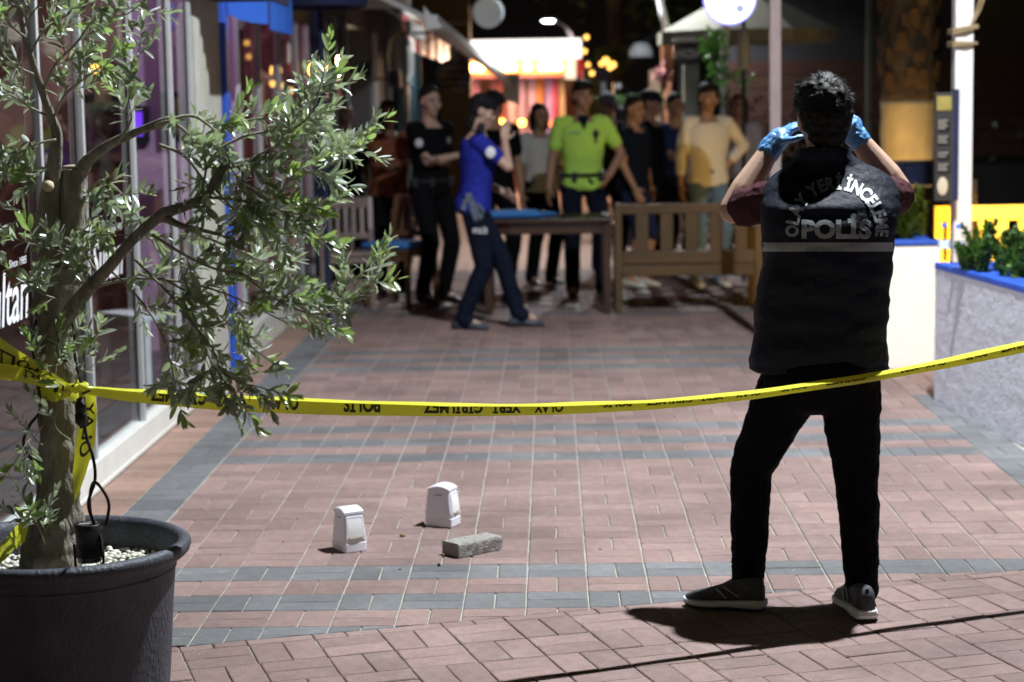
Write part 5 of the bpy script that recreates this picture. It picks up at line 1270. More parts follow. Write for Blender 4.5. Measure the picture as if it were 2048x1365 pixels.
# ------------------------------------------------------------------ barrier tape
tape_m = mat('yellow_tape', (.76, .78, .07), .32, var=.06, vscale=20, bump=.22, bscale=34, spec=.5)
nt_ = tape_m.node_tree; tb = nt_.nodes["Principled BSDF"]; tr = nt_.nodes.new("ShaderNodeBsdfTranslucent"); tr.inputs[0].default_value = (.80, .78, .03, 1)
ms = nt_.nodes.new("ShaderNodeMixShader"); ms.inputs[0].default_value = .35; nt_.links.new(tb.outputs[0], ms.inputs[1]); nt_.links.new(tr.outputs[0], ms.inputs[2]); nt_.links.new(ms.outputs[0], nt_.nodes["Material Output"].inputs[0])
ink = mat('tape_ink', (.030, .028, .004), .45, var=.1)
tape = thing('barrier_tape', 'yellow crime scene tape tied to the olive trunk and stretched across the lane', 'barrier tape', at(140, 775, 5.09))
TP0, TP1 = Vector((.174, 5.70)), Vector((1.54, 6.32)); td = (TP1 - TP0).normalized()
def tape_pt(px, py):
    d = CR @ Vector(((px - PW / 2) / FPX, -(py - PH / 2) / FPX, -1)); n2 = Vector((-td.y, td.x))
    s = TP0.dot(n2) / (d.x * n2.x + d.y * n2.y); return Vector((d.x * s, d.y * s, CAMZ + d.z * s))
ex = [170, 205, 250, 300, 400, 500, 600, 700, 800, 900, 1000, 1100, 1200, 1300, 1400, 1500, 1600, 1700, 1800, 1900, 2000, 2048, 2200, 2500, 2815]
et = [772, 773, 777, 780, 785, 791, 796, 800, 804, 807.5, 808.5, 808.5, 806, 802, 795, 785, 772, 757.5, 740, 719.5, 697, 686, 652, 580, 500]
eb = [788, 796, 803, 808, 818, 825, 829, 831.5, 832.5, 833, 832.5, 830, 826, 820, 811.5, 800, 785.5, 771, 754, 736, 716, 706, 672, 600, 520]
toward = Vector((td.y, -td.x, 0))                     # out of the tape plane, to the camera
def tape_xy(px, v, lift=0):
    a = np.interp(px, ex, et); b = np.interp(px, ex, eb); p = tape_pt(px, a + (b - a) * v)
    return p + toward * (lift + .0035 * math.sin(v * PI) + .002 * math.sin(px * .03))
m = MB(); xs = list(range(170, 2811, 12)); rows = [.2, .3, .4, .55, .7, .85, 1]
for px in xs:
    for v in rows: m.v.append(tape_xy(px, v))
k = len(rows)
for i in range(len(xs) - 1):
    for j in range(k - 1): m.f.append((i * k + j, (i + 1) * k + j, (i + 1) * k + j + 1, i * k + j + 1))
o = link('ribbon', m.mesh('ribbon'), tape_m, tape, True)
m = MB()                                              # the strip folded over the upper edge
for px in xs:
    wv = .20 + .06 * math.sin(px * .011) + .03 * math.sin(px * .037); a = tape_xy(px, .2)
    wf = (.034 + .004 * math.sin(px * .017)) * min(1, (px - 165) / 120); m.v += [a + Vector((0, 0, -.0002)), a - toward * wf * .5 + Vector((0, 0, .0022)), a - toward * wf + Vector((0, 0, .0044 + .0012 * math.sin(px * .023)))]
for i in range(len(xs) - 1):
    for j in range(2): m.f.append((i * 3 + j, (i + 1) * 3 + j, (i + 1) * 3 + j + 1, i * 3 + j + 1))
link('folded_edge', m.mesh('fold'), tape_m, tape, True)
def tape_word(s, x0, x1, v0=.24, v1=.74, full=1.9):
    """upside-down print whose lower half is lost in the fold: letter tops point down the tape"""
    v, f = text_geo(s, .04); a, b = min(p[0] for p in v), max(p[0] for p in v)
    bm = bmesh.new(); vv = [bm.verts.new((p[0], p[1], 0)) for p in v]
    for q in f:
        try: bm.faces.new([vv[i] for i in q])
        except ValueError: pass
    bmesh.ops.bisect_plane(bm, geom=bm.verts[:] + bm.edges[:] + bm.faces[:], plane_co=(0, .7 * (1 - 1 / full), 0), plane_no=(0, 1, 0), clear_inner=True)
    bmesh.ops.bisect_plane(bm, geom=bm.verts[:] + bm.edges[:] + bm.faces[:], plane_co=(0, .735, 0), plane_no=(0, 1, 0), clear_outer=True)
    bmesh.ops.subdivide_edges(bm, edges=[e for e in bm.edges if e.calc_length() > .25], cuts=2)
    bmesh.ops.triangulate(bm, faces=bm.faces[:])
    ymin = .7 * (1 - 1 / full); out = []
    bm.verts.index_update()
    for q in bm.verts:
        px = x1 - (q.co.x - a) / (b - a) * (x1 - x0); vt = v0 + (q.co.y - ymin) / (.7 - ymin) * (v1 - v0); out.append(tape_xy(px, vt, .0016))
    me = bpy.data.meshes.new('lettering'); me.from_pydata(out, [], [tuple(w.index for w in q.verts) for q in bm.faces]); bm.free()
    link('lettering', me, ink, tape)
for w_, a, b in (("OLAY", 530, 597), ("POLİS", 685, 760), ("GİRİLMEZ", 846, 965), ("YERİ", 985, 1041), ("OLAY", 1067, 1125), ("YERİ", 432, 496), ("GİRİLMEZ", 300, 412)): tape_word(w_, a, b)
for w_, a, b in (("POLİS", 1205, 1262), ("GİRİLMEZ", 1290, 1385), ("YERİ", 1402, 1446), ("OLAY", 1470, 1520), ("POLİS", 1560, 1612), ("GİRİLMEZ", 1650, 1730), ("YERİ", 1800, 1838), ("OLAY", 1850, 1890), ("POLİS", 1930, 1972), ("GİRİLMEZ", 2000, 2070)): tape_word(w_, a, b, .22, .46, 2.6)
def ribbon(name, tops, bots, n=40, wave=.004, seed=1, word=None):
    """tops/bots: px, py, depth of the two edges"""
    q = random.Random(seed); A = [at(*p) for p in tops]; B = [at(*p) for p in bots]; m = MB()
    def ev(P, u):
        f = u * (len(P) - 1); i = min(int(f), len(P) - 2); t = f - i; t = t * t * (3 - 2 * t) * .5 + t * .5; return P[i].lerp(P[i + 1], t)
    def S_(u, v): 
        a, b = ev(A, u), ev(B, u); p = a.lerp(b, v); return p + Vector((0, wave * math.sin(9 * u + 4 * v + seed) * math.sin(PI * v * .9 + .3), .3 * wave * math.sin(23 * u + seed)))
    R_ = [0, .2, .4, .6, .8, 1]
    for i in range(n + 1):
        for v in R_: m.v.append(S_(i / n, v))
    for i in range(n):
        for j in range(5): m.f.append((i * 6 + j, (i + 1) * 6 + j, (i + 1) * 6 + j + 1, i * 6 + j + 1))
    o = link(name, m.mesh(name), tape_m, tape, True)
    if word:
        s, u0, u1, v0, v1, up = word; tv, tf = text_geo(s, .022); a, b = min(p[0] for p in tv), max(p[0] for p in tv); out = []
        for p in tv:
            u = u0 + (p[0] - a) / (b - a) * (u1 - u0); v = v1 + (v0 - v1) * p[1] / .7 if up else v0 + (v1 - v0) * p[1] / .7
            out.append(S_(u, v) + Vector((0, -.0022, 0)))
        me = bpy.data.meshes.new('lettering'); me.from_pydata(out, [], tf); link('lettering', me, ink, tape)
ribbon('strand', [(-120, 610, 5.02), (0, 676, 5.05), (60, 716, 5.07), (110, 750, 5.09), (150, 775, 5.1)], [(-120, 700, 5.02), (0, 730, 5.05), (50, 738, 5.07), (100, 764, 5.09), (140, 790, 5.1)], 44, .003, 2, ("POLİS", .62, .16, .42, .98, False))
ribbon('strand', [(-120, 715, 5.0), (0, 726, 5.03), (50, 736, 5.05), (100, 756, 5.08), (150, 772, 5.09)], [(-120, 750, 5.0), (0, 760, 5.03), (45, 765, 5.05), (95, 778, 5.08), (140, 794, 5.09)], 44, .003, 5, ("YERİ", .85, .5, .1, .5, False))
def wrap(z_px, dz, w, seed):
    c = at(114, z_px, 5.2); q = []; m = MB(); k = 36
    for i in range(k + 1):
        a = 2 * PI * i / k; rr = .0535 + .003 * math.sin(5 * a + seed)
        p = c + Vector((math.cos(a) * rr, math.sin(a) * rr, dz * math.sin(a + 1) + .004 * math.sin(3 * a + seed))); o_ = Vector((math.cos(a), math.sin(a), 0)) * .002
        m.v += [p + Vector((0, 0, w / 2)), p + o_, p - Vector((0, 0, w / 2))]
    for i in range(k):
        for j in range(2): m.f.append((i * 3 + j, (i + 1) * 3 + j, (i + 1) * 3 + j + 1, i * 3 + j + 1))
    link('wrap', m.mesh('wrap'), tape_m, tape, True)
wrap(776, .006, .020, 1); wrap(790, -.008, .026, 2)
kn = MB().ell(at(150, 776, 5.085), (.020, .016, .014), n=12, k=8).ell(at(166, 774, 5.08), (.016, .014, .012), n=12, k=8).ell(at(134, 782, 5.085), (.018, .014, .010), n=12, k=8)
for v in range(len(kn.v)): kn.v[v] += Vector((noise.noise(kn.v[v] * 90), noise.noise(kn.v[v] * 90 + Vector((5, 0, 0))), noise.noise(kn.v[v] * 90 + Vector((0, 7, 0))))) * .006
kn.build('knot', tape_m, tape, smooth=True)
ink_b = MB()
for x, y, w_, h_, a in ((112, 779, 9, 14, .5), (126, 776, 5, 12, .2), (172, 785, 20, 5, -.35), (145, 772, 4, 6, 0)):
    c = at(x, y, 5.058); ink_b.ell(c, (w_ * 5.1 / FPX * .55, .003, h_ * 5.1 / FPX * .55), Matrix.Rotation(a, 3, 'Y'), n=10, k=6)
ink_b.build('print_patch', ink, tape)
ribbon('tail', [(158, 780, 5.08), (160, 830, 5.08), (150, 890, 5.09), (146, 950, 5.1), (147, 990, 5.1)], [(190, 782, 5.09), (194, 830, 5.11), (190, 885, 5.12), (176, 935, 5.12), (148, 1012, 5.11)], 40, .006, 4, ("OLAY", .62, .12, .30, .85, False))
ribbon('tail', [(62, 1020, 5.12), (30, 1055, 5.05), (0, 1090, 4.99), (-40, 1110, 4.95)], [(50, 1085, 5.10), (28, 1100, 5.03), (0, 1130, 4.98), (-40, 1150, 4.94)], 24, .006, 6)
# ------------------------------------------------------------------ people
V = Vector
skin_m = [mat('skin_light', (.48, .31, .23), .5, var=.08, vscale=14), mat('skin_tan', (.37, .20, .125), .5, var=.08, vscale=14), mat('skin_deep', (.20, .10, .06), .5, var=.08, vscale=14)]
for m_ in skin_m: m_.node_tree.nodes["Principled BSDF"].inputs["Subsurface Weight"].default_value = .08
hair_m = mat('dark_hair', (.010, .008, .007), .65, var=.4, vscale=120, stretch=(1, 1, .2), spec=.2)
hair_br = mat('auburn_hair', (.10, .035, .015), .4, var=.4, vscale=100, stretch=(1, 1, .2))
eye_m = mat('eye_dark', (.02, .015, .012), .2, var=0); lip_m = mat('lips', (.25, .09, .07), .5, var=0)
def cloth(name, c, rough=.85, var=.15, bs=28, bump=.35): return mat(name, c, rough, var=var, vscale=6, bump=bump, bscale=bs, sheen=0, spec=.06)
blk = cloth('black_cloth', (.006, .006, .0075)); nvy = cloth('navy_cloth_wear', (.007, .010, .021)); jeans = cloth('pale_jeans', (.13, .19, .27)); shoe_blk = mat('black_shoe', (.015, .016, .018), .45, var=.2)
shoe_wht = mat('white_shoe', (.6, .6, .58), .6, var=.1)

def ik(a, b, l1, l2, hint):
    d = b - a; L = min(d.length, (l1 + l2) * .995); u = d.normalized(); x = (l1 * l1 - l2 * l2 + L * L) / (2 * L); q = math.sqrt(max(l1 * l1 - x * x, 0))
    h = hint - u * hint.dot(u); h = h.normalized() if h.length > 1e-6 else u.orthogonal().normalized()
    return a + u * x + h * q, a + u * L

def hand_shape(mb, w, d, side, curl=.35, s=1.0, fat=1.0, mir=1):
    """palm, four unequal fingers bent at the knuckles, thumb off the side of the palm"""
    d = d.normalized(); side = (side - d * side.dot(d)).normalized(); n = d.cross(side) * mir
    R3 = Matrix((side, n, d)).transposed()
    mb.ell(w + d * .045 * s, (.040 * s * fat, .015 * s * fat, .055 * s), R3, 12, 8)
    for k, (o, L) in enumerate(((.031, .070), (.011, .080), (-.010, .074), (-.029, .058))):
        b = w + d * .082 * s + side * o * s; r0 = .0088 * s * fat; dd = d; p = b - d * .012 * s
        for q, fr in ((curl * .6, .45), (curl * 1.5, .32), (curl * 2.2, .25)):
            dd = (d * math.cos(q) - n * math.sin(q)).normalized(); e = p + dd * L * fr * s + (d * .010 * s if fr == .45 else V((0, 0, 0))); mb.cap(p, e, r0, r0 * .92, 8); p = e; r0 *= .92
    b = w + d * .022 * s + side * .030 * s; e = b + (d * .55 + side * .75 - n * .35).normalized() * .040 * s; mb.cap(b, e, .0125 * s * fat, .0105 * s * fat, 8); mb.cap(e, e + (d * .9 + side * .25 - n * .4).normalized() * .032 * s, .0105 * s * fat, .0085 * s * fat, 8)

TORSO = [(-.13, .150, .100, -.005), (-.06, .168, .118, -.010), (.02, .165, .118, -.008), (.16, .145, .102, 0), (.30, .142, .100, .004), (.50, .160, .112, .006), (.70, .178, .118, 0), (.84, .178, .108, -.008), (.92, .140, .088, -.012), (.985, .075, .066, -.01), (1.02, .058, .058, -.005)]
def torso(mb, p0, p1, rt, grow=0, wide=1.0, t0=-.2, t1=1.1, belly=0):
    up = (p1 - p0); L = up.length; up = up / L; rt = (rt - up * rt.dot(up)).normalized(); fw = up.cross(rt)
    rows = [r_ for r_ in TORSO if t0 - 1e-6 <= r_[0] <= t1 + 1e-6]; rings = []
    for t, w, d, o in rows:
        c = p0 + up * L * t + fw * (o + belly * math.exp(-((t - .25) / .2) ** 2))
        rings.append([c + rt * ((w * wide + grow) * math.copysign(abs(math.cos(a)) ** .85, math.cos(a))) + fw * ((d + grow + belly * math.exp(-((t - .25) / .2) ** 2)) * math.copysign(abs(math.sin(a)) ** .85, math.sin(a))) for a in [2 * PI * k / 24 for k in range(24)]])
    mb.loft(rings); return fw

def shoe(A, hd, gz, mt, parent, s=1.0, sole=None, name='shoe'):
    f = V((math.cos(hd), math.sin(hd), 0)); rgt = V((f.y, -f.x, 0)); rings = []
    for t, w, z in ((-.078, .012, .030), (-.072, .027, .060), (-.05, .036, .095), (-.01, .040, .105), (.03, .041, .092), (.08, .046, .068), (.13, .049, .052), (.165, .045, .042), (.19, .030, .032), (.20, .010, .020)):
        c = A + f * t * s; c.z = gz; ring = []
        for k in range(16):
            a = 2 * PI * k / 16; zz = z * (.5 + .5 * math.sin(a)) ** .8 if math.sin(a) > -.99 else 0
            ring.append(c + rgt * (w * s * math.cos(a) * (1 if math.sin(a) < .2 else .93)) + V((0, 0, max(zz, .004) * s)))
        rings.append(ring)
    o = MB().loft(rings).build(name, mt, parent, smooth=True)
    if sole:
        out = []
        for t, w in ((-.082, .018), (-.074, .033), (-.05, .042), (0, .043), (.06, .048), (.13, .053), (.168, .049), (.195, .033), (.206, .012)): out.append((t, w))
        poly = [A + f * t * s + rgt * w * s for t, w in out] + [A + f * t * s - rgt * w * s for t, w in reversed(out)]
        for p in poly: p.z = gz + .001
        MB().prism(poly, (0, 0, .026 * s)).build('sole', sole, o, bev=.005)
    return o

def head_frame(yaw, pitch, rt, fw):
    up = V((0, 0, 1)); f = (fw * math.cos(yaw) + rt * math.sin(yaw)); f = (f * math.cos(pitch) + up * math.sin(pitch)).normalized(); r_ = f.cross(up).normalized(); return r_, f, r_.cross(f)

def person(label, X, Y, face, h, top=blk, bottoms=nvy, skin=0, sleeve=.55, armL=None, armR=None, feet=((-.11, 0, 5), (.11, 0, -5)), lean=(0, 0), yaw=0, pitch=-.08, hair='short', hm=None, cap=None, wide=1.0, collar=None, shorts=False, shoes=None, belly=0, group='onlookers and officers behind the furniture', hem=-.13, belt=None, sole=None):
    """face: the direction looked along, as an angle in the ground plane (0 = +x, 90 = away from the camera)"""
    s = h / 1.75; a = R(face); fw = V((math.cos(a), math.sin(a), 0)); rt = V((fw.y, -fw.x, 0)); O = V((X, Y, 0)); up = V((0, 0, 1))
    L2W = lambda v: O + rt * v[0] * s + fw * v[1] * s + up * v[2] * s
    t = thing('person', label, 'person', O, 0, group)
    pel = L2W((0, 0, .935)); neck = L2W((lean[0], lean[1], 1.465)); spine = (neck - pel).normalized()
    body = MB(); torso(body, pel, neck, rt, 0, wide, belly=belly)
    sh = {}; arms = {}; legs = {}
    defa = {-1: ((-.235, .05, .84), (-.5, -1, 0)), 1: ((.235, .05, .84), (.5, -1, 0))}
    for sd, spec_ in ((-1, armL), (1, armR)):
        S0 = pel + spine * (neck - pel).length * .90 + rt * sd * .175 * s * wide; sh[sd] = S0
        tg, hint = spec_[:2] if spec_ else defa[sd]
        E, W = ik(S0, L2W(tg), .29 * s, .25 * s, rt * hint[0] + fw * hint[1] + up * hint[2]); arms[sd] = (S0, E, W)
        body.cap(S0 - rt * sd * .05 * s, S0, .06 * s, .052 * s); body.cap(S0, E, .050 * s, .039 * s); body.cap(E, W, .040 * s, .027 * s)
        d = (W - E).normalized()
        if spec_ and len(spec_) > 2: d = (rt * spec_[2][0] + fw * spec_[2][1] + up * spec_[2][2]).normalized()
        hand_shape(body, W - d * .005, d, (fw + rt * -sd * .3) if abs(d.dot(fw)) < .75 else (up * .8 - rt * sd * .4), .35, s * .98, 1, sd)
        H = pel + rt * sd * .092 * s - up * .03 * s; fx, fy, hd = feet[0 if sd < 0 else 1]; hd = math.atan2(fw.y, fw.x) + R(hd)
        A = L2W((fx, fy, .085)); K, A = ik(H, A, .43 * s, .43 * s, V((math.cos(hd), math.sin(hd), 0)) + up * .15); legs[sd] = (H, K, A, hd)
        body.cap(H, K, .084 * s, .056 * s); body.cap(K, K.lerp(A, .35), .053 * s, .054 * s); body.cap(K.lerp(A, .35), A, .054 * s, .036 * s); body.cap(A, A + V((math.cos(hd), math.sin(hd), 0)) * .12 * s - up * .05 * s, .036 * s, .028 * s)
    hr, hf, hu = head_frame(yaw, pitch, rt, fw); HC = neck + (spine * .6 + hf * .12 + up * .4).normalized() * .165 * s; B3 = Matrix((hr, hf, hu)).transposed()
    Q = lambda v: HC + (hr * v[0] + hf * v[1] + hu * v[2]) * s
    E_ = lambda mb, c, r_: mb.ell(Q(c), tuple(q * s for q in r_), B3, 16, 12)
    body.cap(neck - spine * .05, Q((0, -.02, -.05)), .058 * s, .054 * s)
    E_(body, (0, -.005, .022), (.073, .093, .098)); E_(body, (0, .022, -.045), (.058, .066, .068)); body.cap(Q((0, .068, -.088)), Q((0, .070, -.094)), .026 * s, .022 * s); E_(body, (0, .060, .022), (.060, .030, .03))
    body.cap(Q((0, .088, .012)), Q((0, .104, -.022)), .009 * s, .0135 * s, 8); body.cap(Q((-.02, .084, -.062)), Q((.02, .084, -.062)), .010 * s, .010 * s, 8)
    for sd in (-1, 1): E_(body, (sd * .075, -.004, 0), (.010, .022, .032)); E_(body, (sd * .04, .055, -.02), (.028, .03, .03))
    link('body', remeshed(body, .0075, 2), skin_m[skin], t)
    hm = hm or hair_m
    eb = MB(); bb = MB()
    for sd in (-1, 1): eb.ell(Q((sd * .031, .082, .016)), (.012 * s, .008 * s, .007 * s), B3, 8, 6); bb.cap(Q((sd * .017, .090, .034)), Q((sd * .045, .080, .036)), .005 * s, .004 * s, 6)
    eb.build('eyes', eye_m, t, smooth=True); bb.build('eyebrows', hm, t, smooth=True); MB().ell(Q((0, .094, -.060)), (.022 * s, .006 * s, .006 * s), B3, 10, 6).build('mouth', lip_m, t, smooth=True)
    hb = MB()
    if hair != 'none':
        E_(hb, (0, -.024, .068), (.080, .091, .070)); E_(hb, (0, -.042, .02), (.080, .068, .092))
        if hair == 'full': E_(hb, (.02, .025, .088), (.07, .075, .048)); E_(hb, (-.04, -.01, .07), (.055, .085, .06)); E_(hb, (0, -.06, -.02), (.075, .05, .08))
        if hair in ('bob', 'long'):
            for sd in (-1, 1): E_(hb, (sd * .072, -.012, -.03), (.030, .058, .115))
            E_(hb, (0, -.055, -.05), (.088, .058, .13))
        if hair == 'long': E_(hb, (0, -.07, -.17), (.085, .045, .15))
        if hair == 'nape': E_(hb, (0, -.055, -.07), (.066, .048, .12))
        link('hair', remeshed(hb, .009, 1, .012, .03), hm, t)
    if cap is not None:
        cb = MB(); E_(cb, (0, -.004, .062), (.084, .104, .072)); cb.cap(Q((-.055, .09, .058)), Q((.055, .09, .058)), .012 * s, .012 * s, 8)
        o = link('cap', remeshed(cb, .008, 1), cap, t)
        br = []
        for k in range(13):
            q = -1 + 2 * k / 12; br.append(Q((.072 * q, .085 + .075 * math.sqrt(max(0, 1 - q * q)), .054 - .022 * (1 - q * q))))
        MB().prism(br, hu * -.006).build('brim', cap, o)
    tb = MB(); torso(tb, pel, neck, rt, .014, wide, hem, .93, belly)
    for sd in (-1, 1):
        S0, E, W = arms[sd]; tb.cap(S0 - rt * sd * .06 * s, S0, .070 * s, .064 * s)
        if sleeve <= 1: tb.cap(S0, S0.lerp(E, sleeve), .064 * s, .060 * s)
        else: tb.cap(S0, E, .062 * s, .052 * s); tb.cap(E, E.lerp(W, sleeve - 1), .053 * s, .044 * s)
    link('shirt', remeshed(tb, .009, 2, .014, .09), top, t)
    if collar is not None:
        nb = neck - spine * .045 * s; fwp = up.cross(rt) if False else fw
        ring = [nb + rt * .072 * s * math.cos(q) + fw * (.062 * math.sin(q) + (.012 if math.sin(q) > .8 else 0)) * s + up * (.0 if math.sin(q) < .5 else -.035 * (math.sin(q) - .5) * 2) * s for q in [2 * PI * k / 24 for k in range(25)]]
        cm_ = MB(); cm_.tube(ring, .016 * s, 8, flat=1.6)
        if collar[1]: 
            c0 = pel + spine * (neck - pel).length * .86 + fw * .125 * s; cm_.prism([c0 + rt * .05 * s + up * .09 * s - fw * .035, c0 - rt * .05 * s + up * .09 * s - fw * .035, c0 - up * .03 * s + fw * .003], fw * .012)
        cm_.build('collar', collar[0], t, smooth=True)
    bm_ = MB(); torso(bm_, pel, neck, rt, .010, 1.0, -.13, .16, 0)
    for sd in (-1, 1):
        H, K, A, hd = legs[sd]
        bm_.cap(H, K, .098 * s, .074 * s)
        if not shorts: bm_.cap(K, A + up * .0, .074 * s, .062 * s); bm_.cap(A, A - up * .02 * s + V((math.cos(hd), math.sin(hd), 0)) * .03 * s, .064 * s, .062 * s)
    link('shorts' if shorts else 'trousers', remeshed(bm_, .010, 2, .016, .1), bottoms, t)
    for sd in (-1, 1):
        H, K, A, hd = legs[sd]; shoe(A, hd, 0, shoes or shoe_blk, t, s, sole)
    if belt is not None:
        ring = [pel + up * .06 * s + rt * (.178 * wide) * s * math.cos(q) + fw * .132 * s * math.sin(q) for q in [2 * PI * k / 28 for k in range(29)]]
        bl = MB().tube(ring, .017 * s, 6, flat=1.0)
        for q, w_ in ((.2, .05), (1.1, .04), (2.4, .05), (3.4, .045), (4.6, .05)): bl.box(pel + up * .05 * s + rt * .185 * s * math.cos(q) + fw * .142 * s * math.sin(q), (w_, w_, .075))
        bl.build('duty_belt', belt, t, bev=.005)
    return t, dict(pel=pel, neck=neck, sh=sh, arms=arms, legs=legs, rt=rt, fw=fw, Q=Q, B3=B3, HC=HC, s=s, spine=spine)

def px_x(px, Y): return at(px, 400, Y).x
CROSS = dict(armL=((.10, .20, 1.16), (-.6, -.3, -1), (1, .1, .1)), armR=((-.10, .24, 1.20), (.6, -.3, -1), (-1, .1, .1)))
badge_m = mat('badge_white', (.62, .62, .68), .5, var=.25, vscale=60)

t, k = person('uniformed officer in black shirt with crossed arms and a round white sleeve badge', px_x(862, 16.1), 16.1, -48, 1.74, blk, blk, 0, .6, hair='short', yaw=.15, pitch=-.12, collar=(blk, False), belt=shoe_blk, **CROSS)
S0, E, W = k['arms'][1]; MB().ell(S0.lerp(E, .45) + V((.0, -.064, .01)), (.033, .010, .036), n=14).build('sleeve_badge', badge_m, t)
S0 = k['pel'] + k['spine'] * .38; MB().ell(S0 + k['fw'] * .13 - k['rt'] * .09, (.018, .018, .03), n=10).build('chest_badge', mat('badge_grey', (.2, .2, .22), .5), t)
royal = cloth('royal_blue_shirt', (.022, .029, .27), .8)
t, k = person('officer in royal blue polo and dark cap walking with a hand at the face', px_x(948, 14.2), 14.2, 2, 1.66, royal, nvy, 0, .62, armR=((.06, .235, 1.42), (.55, .5, -1), (-.35, .1, .95)), armL=((-.16, .22, 1.02), (-.5, -1, 0)), feet=((-.05, .33, 3), (.07, -.10, -14)), lean=(0, .045), yaw=.1, pitch=-.30, hair='nape', cap=cloth('black_cap', (.012, .012, .014)), collar=(cloth('dark_collar', (.05, .055, .07)), False), shoes=mat('grey_blue_shoe', (.05, .06, .085), .5, var=.2), group='onlookers and officers behind the furniture')
S0, E, W = k['arms'][1]; MB().ell(S0.lerp(E, .42) + V((.0, -.068, 0)), (.036, .010, .040), n=14).build('sleeve_badge', mat('badge_bright', (.75, .75, .78), .5, var=.2, vscale=60), t)
MB().box(S0 + V((-.01, -.02, .072)), (.06, .11, .014)).build('epaulette', blk, t, bev=.006)
MB().box(k['neck'] + V((.02, -.085, .03)), (.05, .03, .10)).build('radio', M['black'], t, bev=.008)
H, K, A, hd = k['legs'][1]; flat_ = MB(); flat_text(flat_, "POLİS", H.lerp(K, .40) + V((.02, -.106, 0)), (1, 0, 0), (0, 0, 1), .035, .10, .02); flat_.build('lettering', M['print_white'], t)
hol = MB()
hol.bar(k['pel'] + V((-.035, -.168, .09)), k['pel'] + V((.0, -.172, .0)), .045, .03, up=(0, 1, 0)); hol.bar(k['pel'] + V((.0, -.172, .0)), k['pel'] + V((.035, -.170, -.10)), .06, .034, up=(0, 1, 0)); hol.bar(k['pel'] + V((-.05, -.165, .05)), k['pel'] + V((-.075, -.165, -.03)), .035, .03, up=(0, 1, 0)); hol.tube([k['pel'] + V((.03, -.17, .02)), k['pel'] + V((.07, -.178, -.03)), k['pel'] + V((.055, -.175, -.09))], .010, 6)
hol.build('holster', mat('scuffed_steel', (.10, .12, .16), .5, .2, var=.7, vscale=30), t, bev=.008)
dcap = cloth('charcoal_cap', (.02, .02, .023))
t, k = person('bystander in black with a dark cap half hidden behind the blue shirted officer', px_x(990, 16.7), 16.7, -65, 1.70, blk, blk, 1, .6, hair='short', cap=dcap, armR=((.12, .28, 1.22), (.6, -.3, -1)))
hiv = cloth('lime_polo', (.44, .72, .12), .8, .06)
t, k = person('traffic officer in lime green polo with a dark collar and hand on belt', px_x(1166, 16.5), 16.5, -83, 1.765, hiv, nvy, 1, .62, armR=((.30, .02, .80), (.6, -1, 0)), armL=((-.19, .15, .98), (-1, -.5, .1), (.4, .5, -.6)), hair='full', yaw=-.25, pitch=-.06, collar=(nvy, True), belt=shoe_blk, wide=1.04, feet=((-.15, 0, 12), (.10, .05, -8)), group='onlookers and officers behind the furniture')
cpt = k['pel'] + k['spine'] * .40 + k['fw'] * .136; bd = MB()
c = cpt - k['rt'] * .095; bd.ell(c, (.026, .010, .032), n=12).cap(c - V((0, 0, .03)), c - V((0, 0, .075)), .011, .007, 8); bd.build('chest_badge', M['black'], t, smooth=True)
fl = MB(); flat_text(fl, "POLİS", cpt + k['rt'] * .075 + V((0, -.012, .0)), V((1, 0, 0)), (0, 0, 1), .022, .09, .012); fl.build('lettering', mat('blue_print', (.05, .22, .30), .6), t)
tee = cloth('white_tee', (.52, .51, .52), .85, .08)
t, k = person('woman in a white tee and black trousers with a dark bob', px_x(1080, 17.6), 17.6, -60, 1.585, tee, blk, 1, .7, hair='bob', hm=hair_m, yaw=.1, pitch=-.1, wide=.95, hem=-.06)
person('man in a grey cap standing behind the traffic officer', px_x(1216, 18.6), 18.6, -80, 1.67, blk, nvy, 2, .6, hair='short', cap=cloth('grey_cap', (.10, .10, .12)))
person('man in a dark polo and navy shorts looking aside behind the bench', px_x(1268, 17.2), 17.2, -32, 1.64, nvy, cloth('navy_shorts', (.015, .022, .06)), 1, .6, hair='short', yaw=.2, pitch=-.2, shorts=True, armR=((.26, .16, .92), (.5, -1, 0)), shoes=shoe_wht)
person('man in a black top and flat cap in profile behind the dark polo man', px_x(1300, 18.2), 18.2, -20, 1.685, blk, blk, 1, 1.5, hair='short', cap=dcap, yaw=.1)
person('man in a navy tee with folded arms in amber light', px_x(1350, 18.4), 18.4, -60, 1.655, cloth('navy_tee', (.02, .028, .075)), nvy, 1, .62, hair='short', **CROSS)
cream = cloth('cream_shirt', (.74, .67, .56), .8, .06)
t, k = person('man in a loose cream shirt and pale jeans with one hand behind the back', px_x(1415, 17.2), 17.2, -76, 1.735, cream, jeans, 1, 1.55, hair='full', yaw=-.15, armR=((.27, .08, .86), (.8, -.6, 0)), armL=((-.22, -.16, 1.02), (-1.2, -.1, 0)), collar=(cream, False), wide=1.04, hem=-.13, shoes=shoe_wht)
t, k = person('woman with long auburn hair in a pale top at the back', px_x(1478, 18.6), 18.6, -110, 1.64, cloth('pale_top', (.45, .40, .42)), nvy, 1, .7, hair='long', hm=hair_br, wide=.95)
flor = mat('floral_shirt', (.20, .06, .025), .8, var=.95, vscale=22, bump=.2)
person('person in a patterned rust shirt with crossed arms behind the slat chairs', px_x(780, 17.0), 17.0, -70, 1.63, flor, blk, 2, .9, hair='bob', **CROSS)
person('dim figure in dark clothes at the shop door behind the first chair', px_x(692, 18.4), 18.4, -60, 1.64, blk, blk, 2, .9, hair='short')

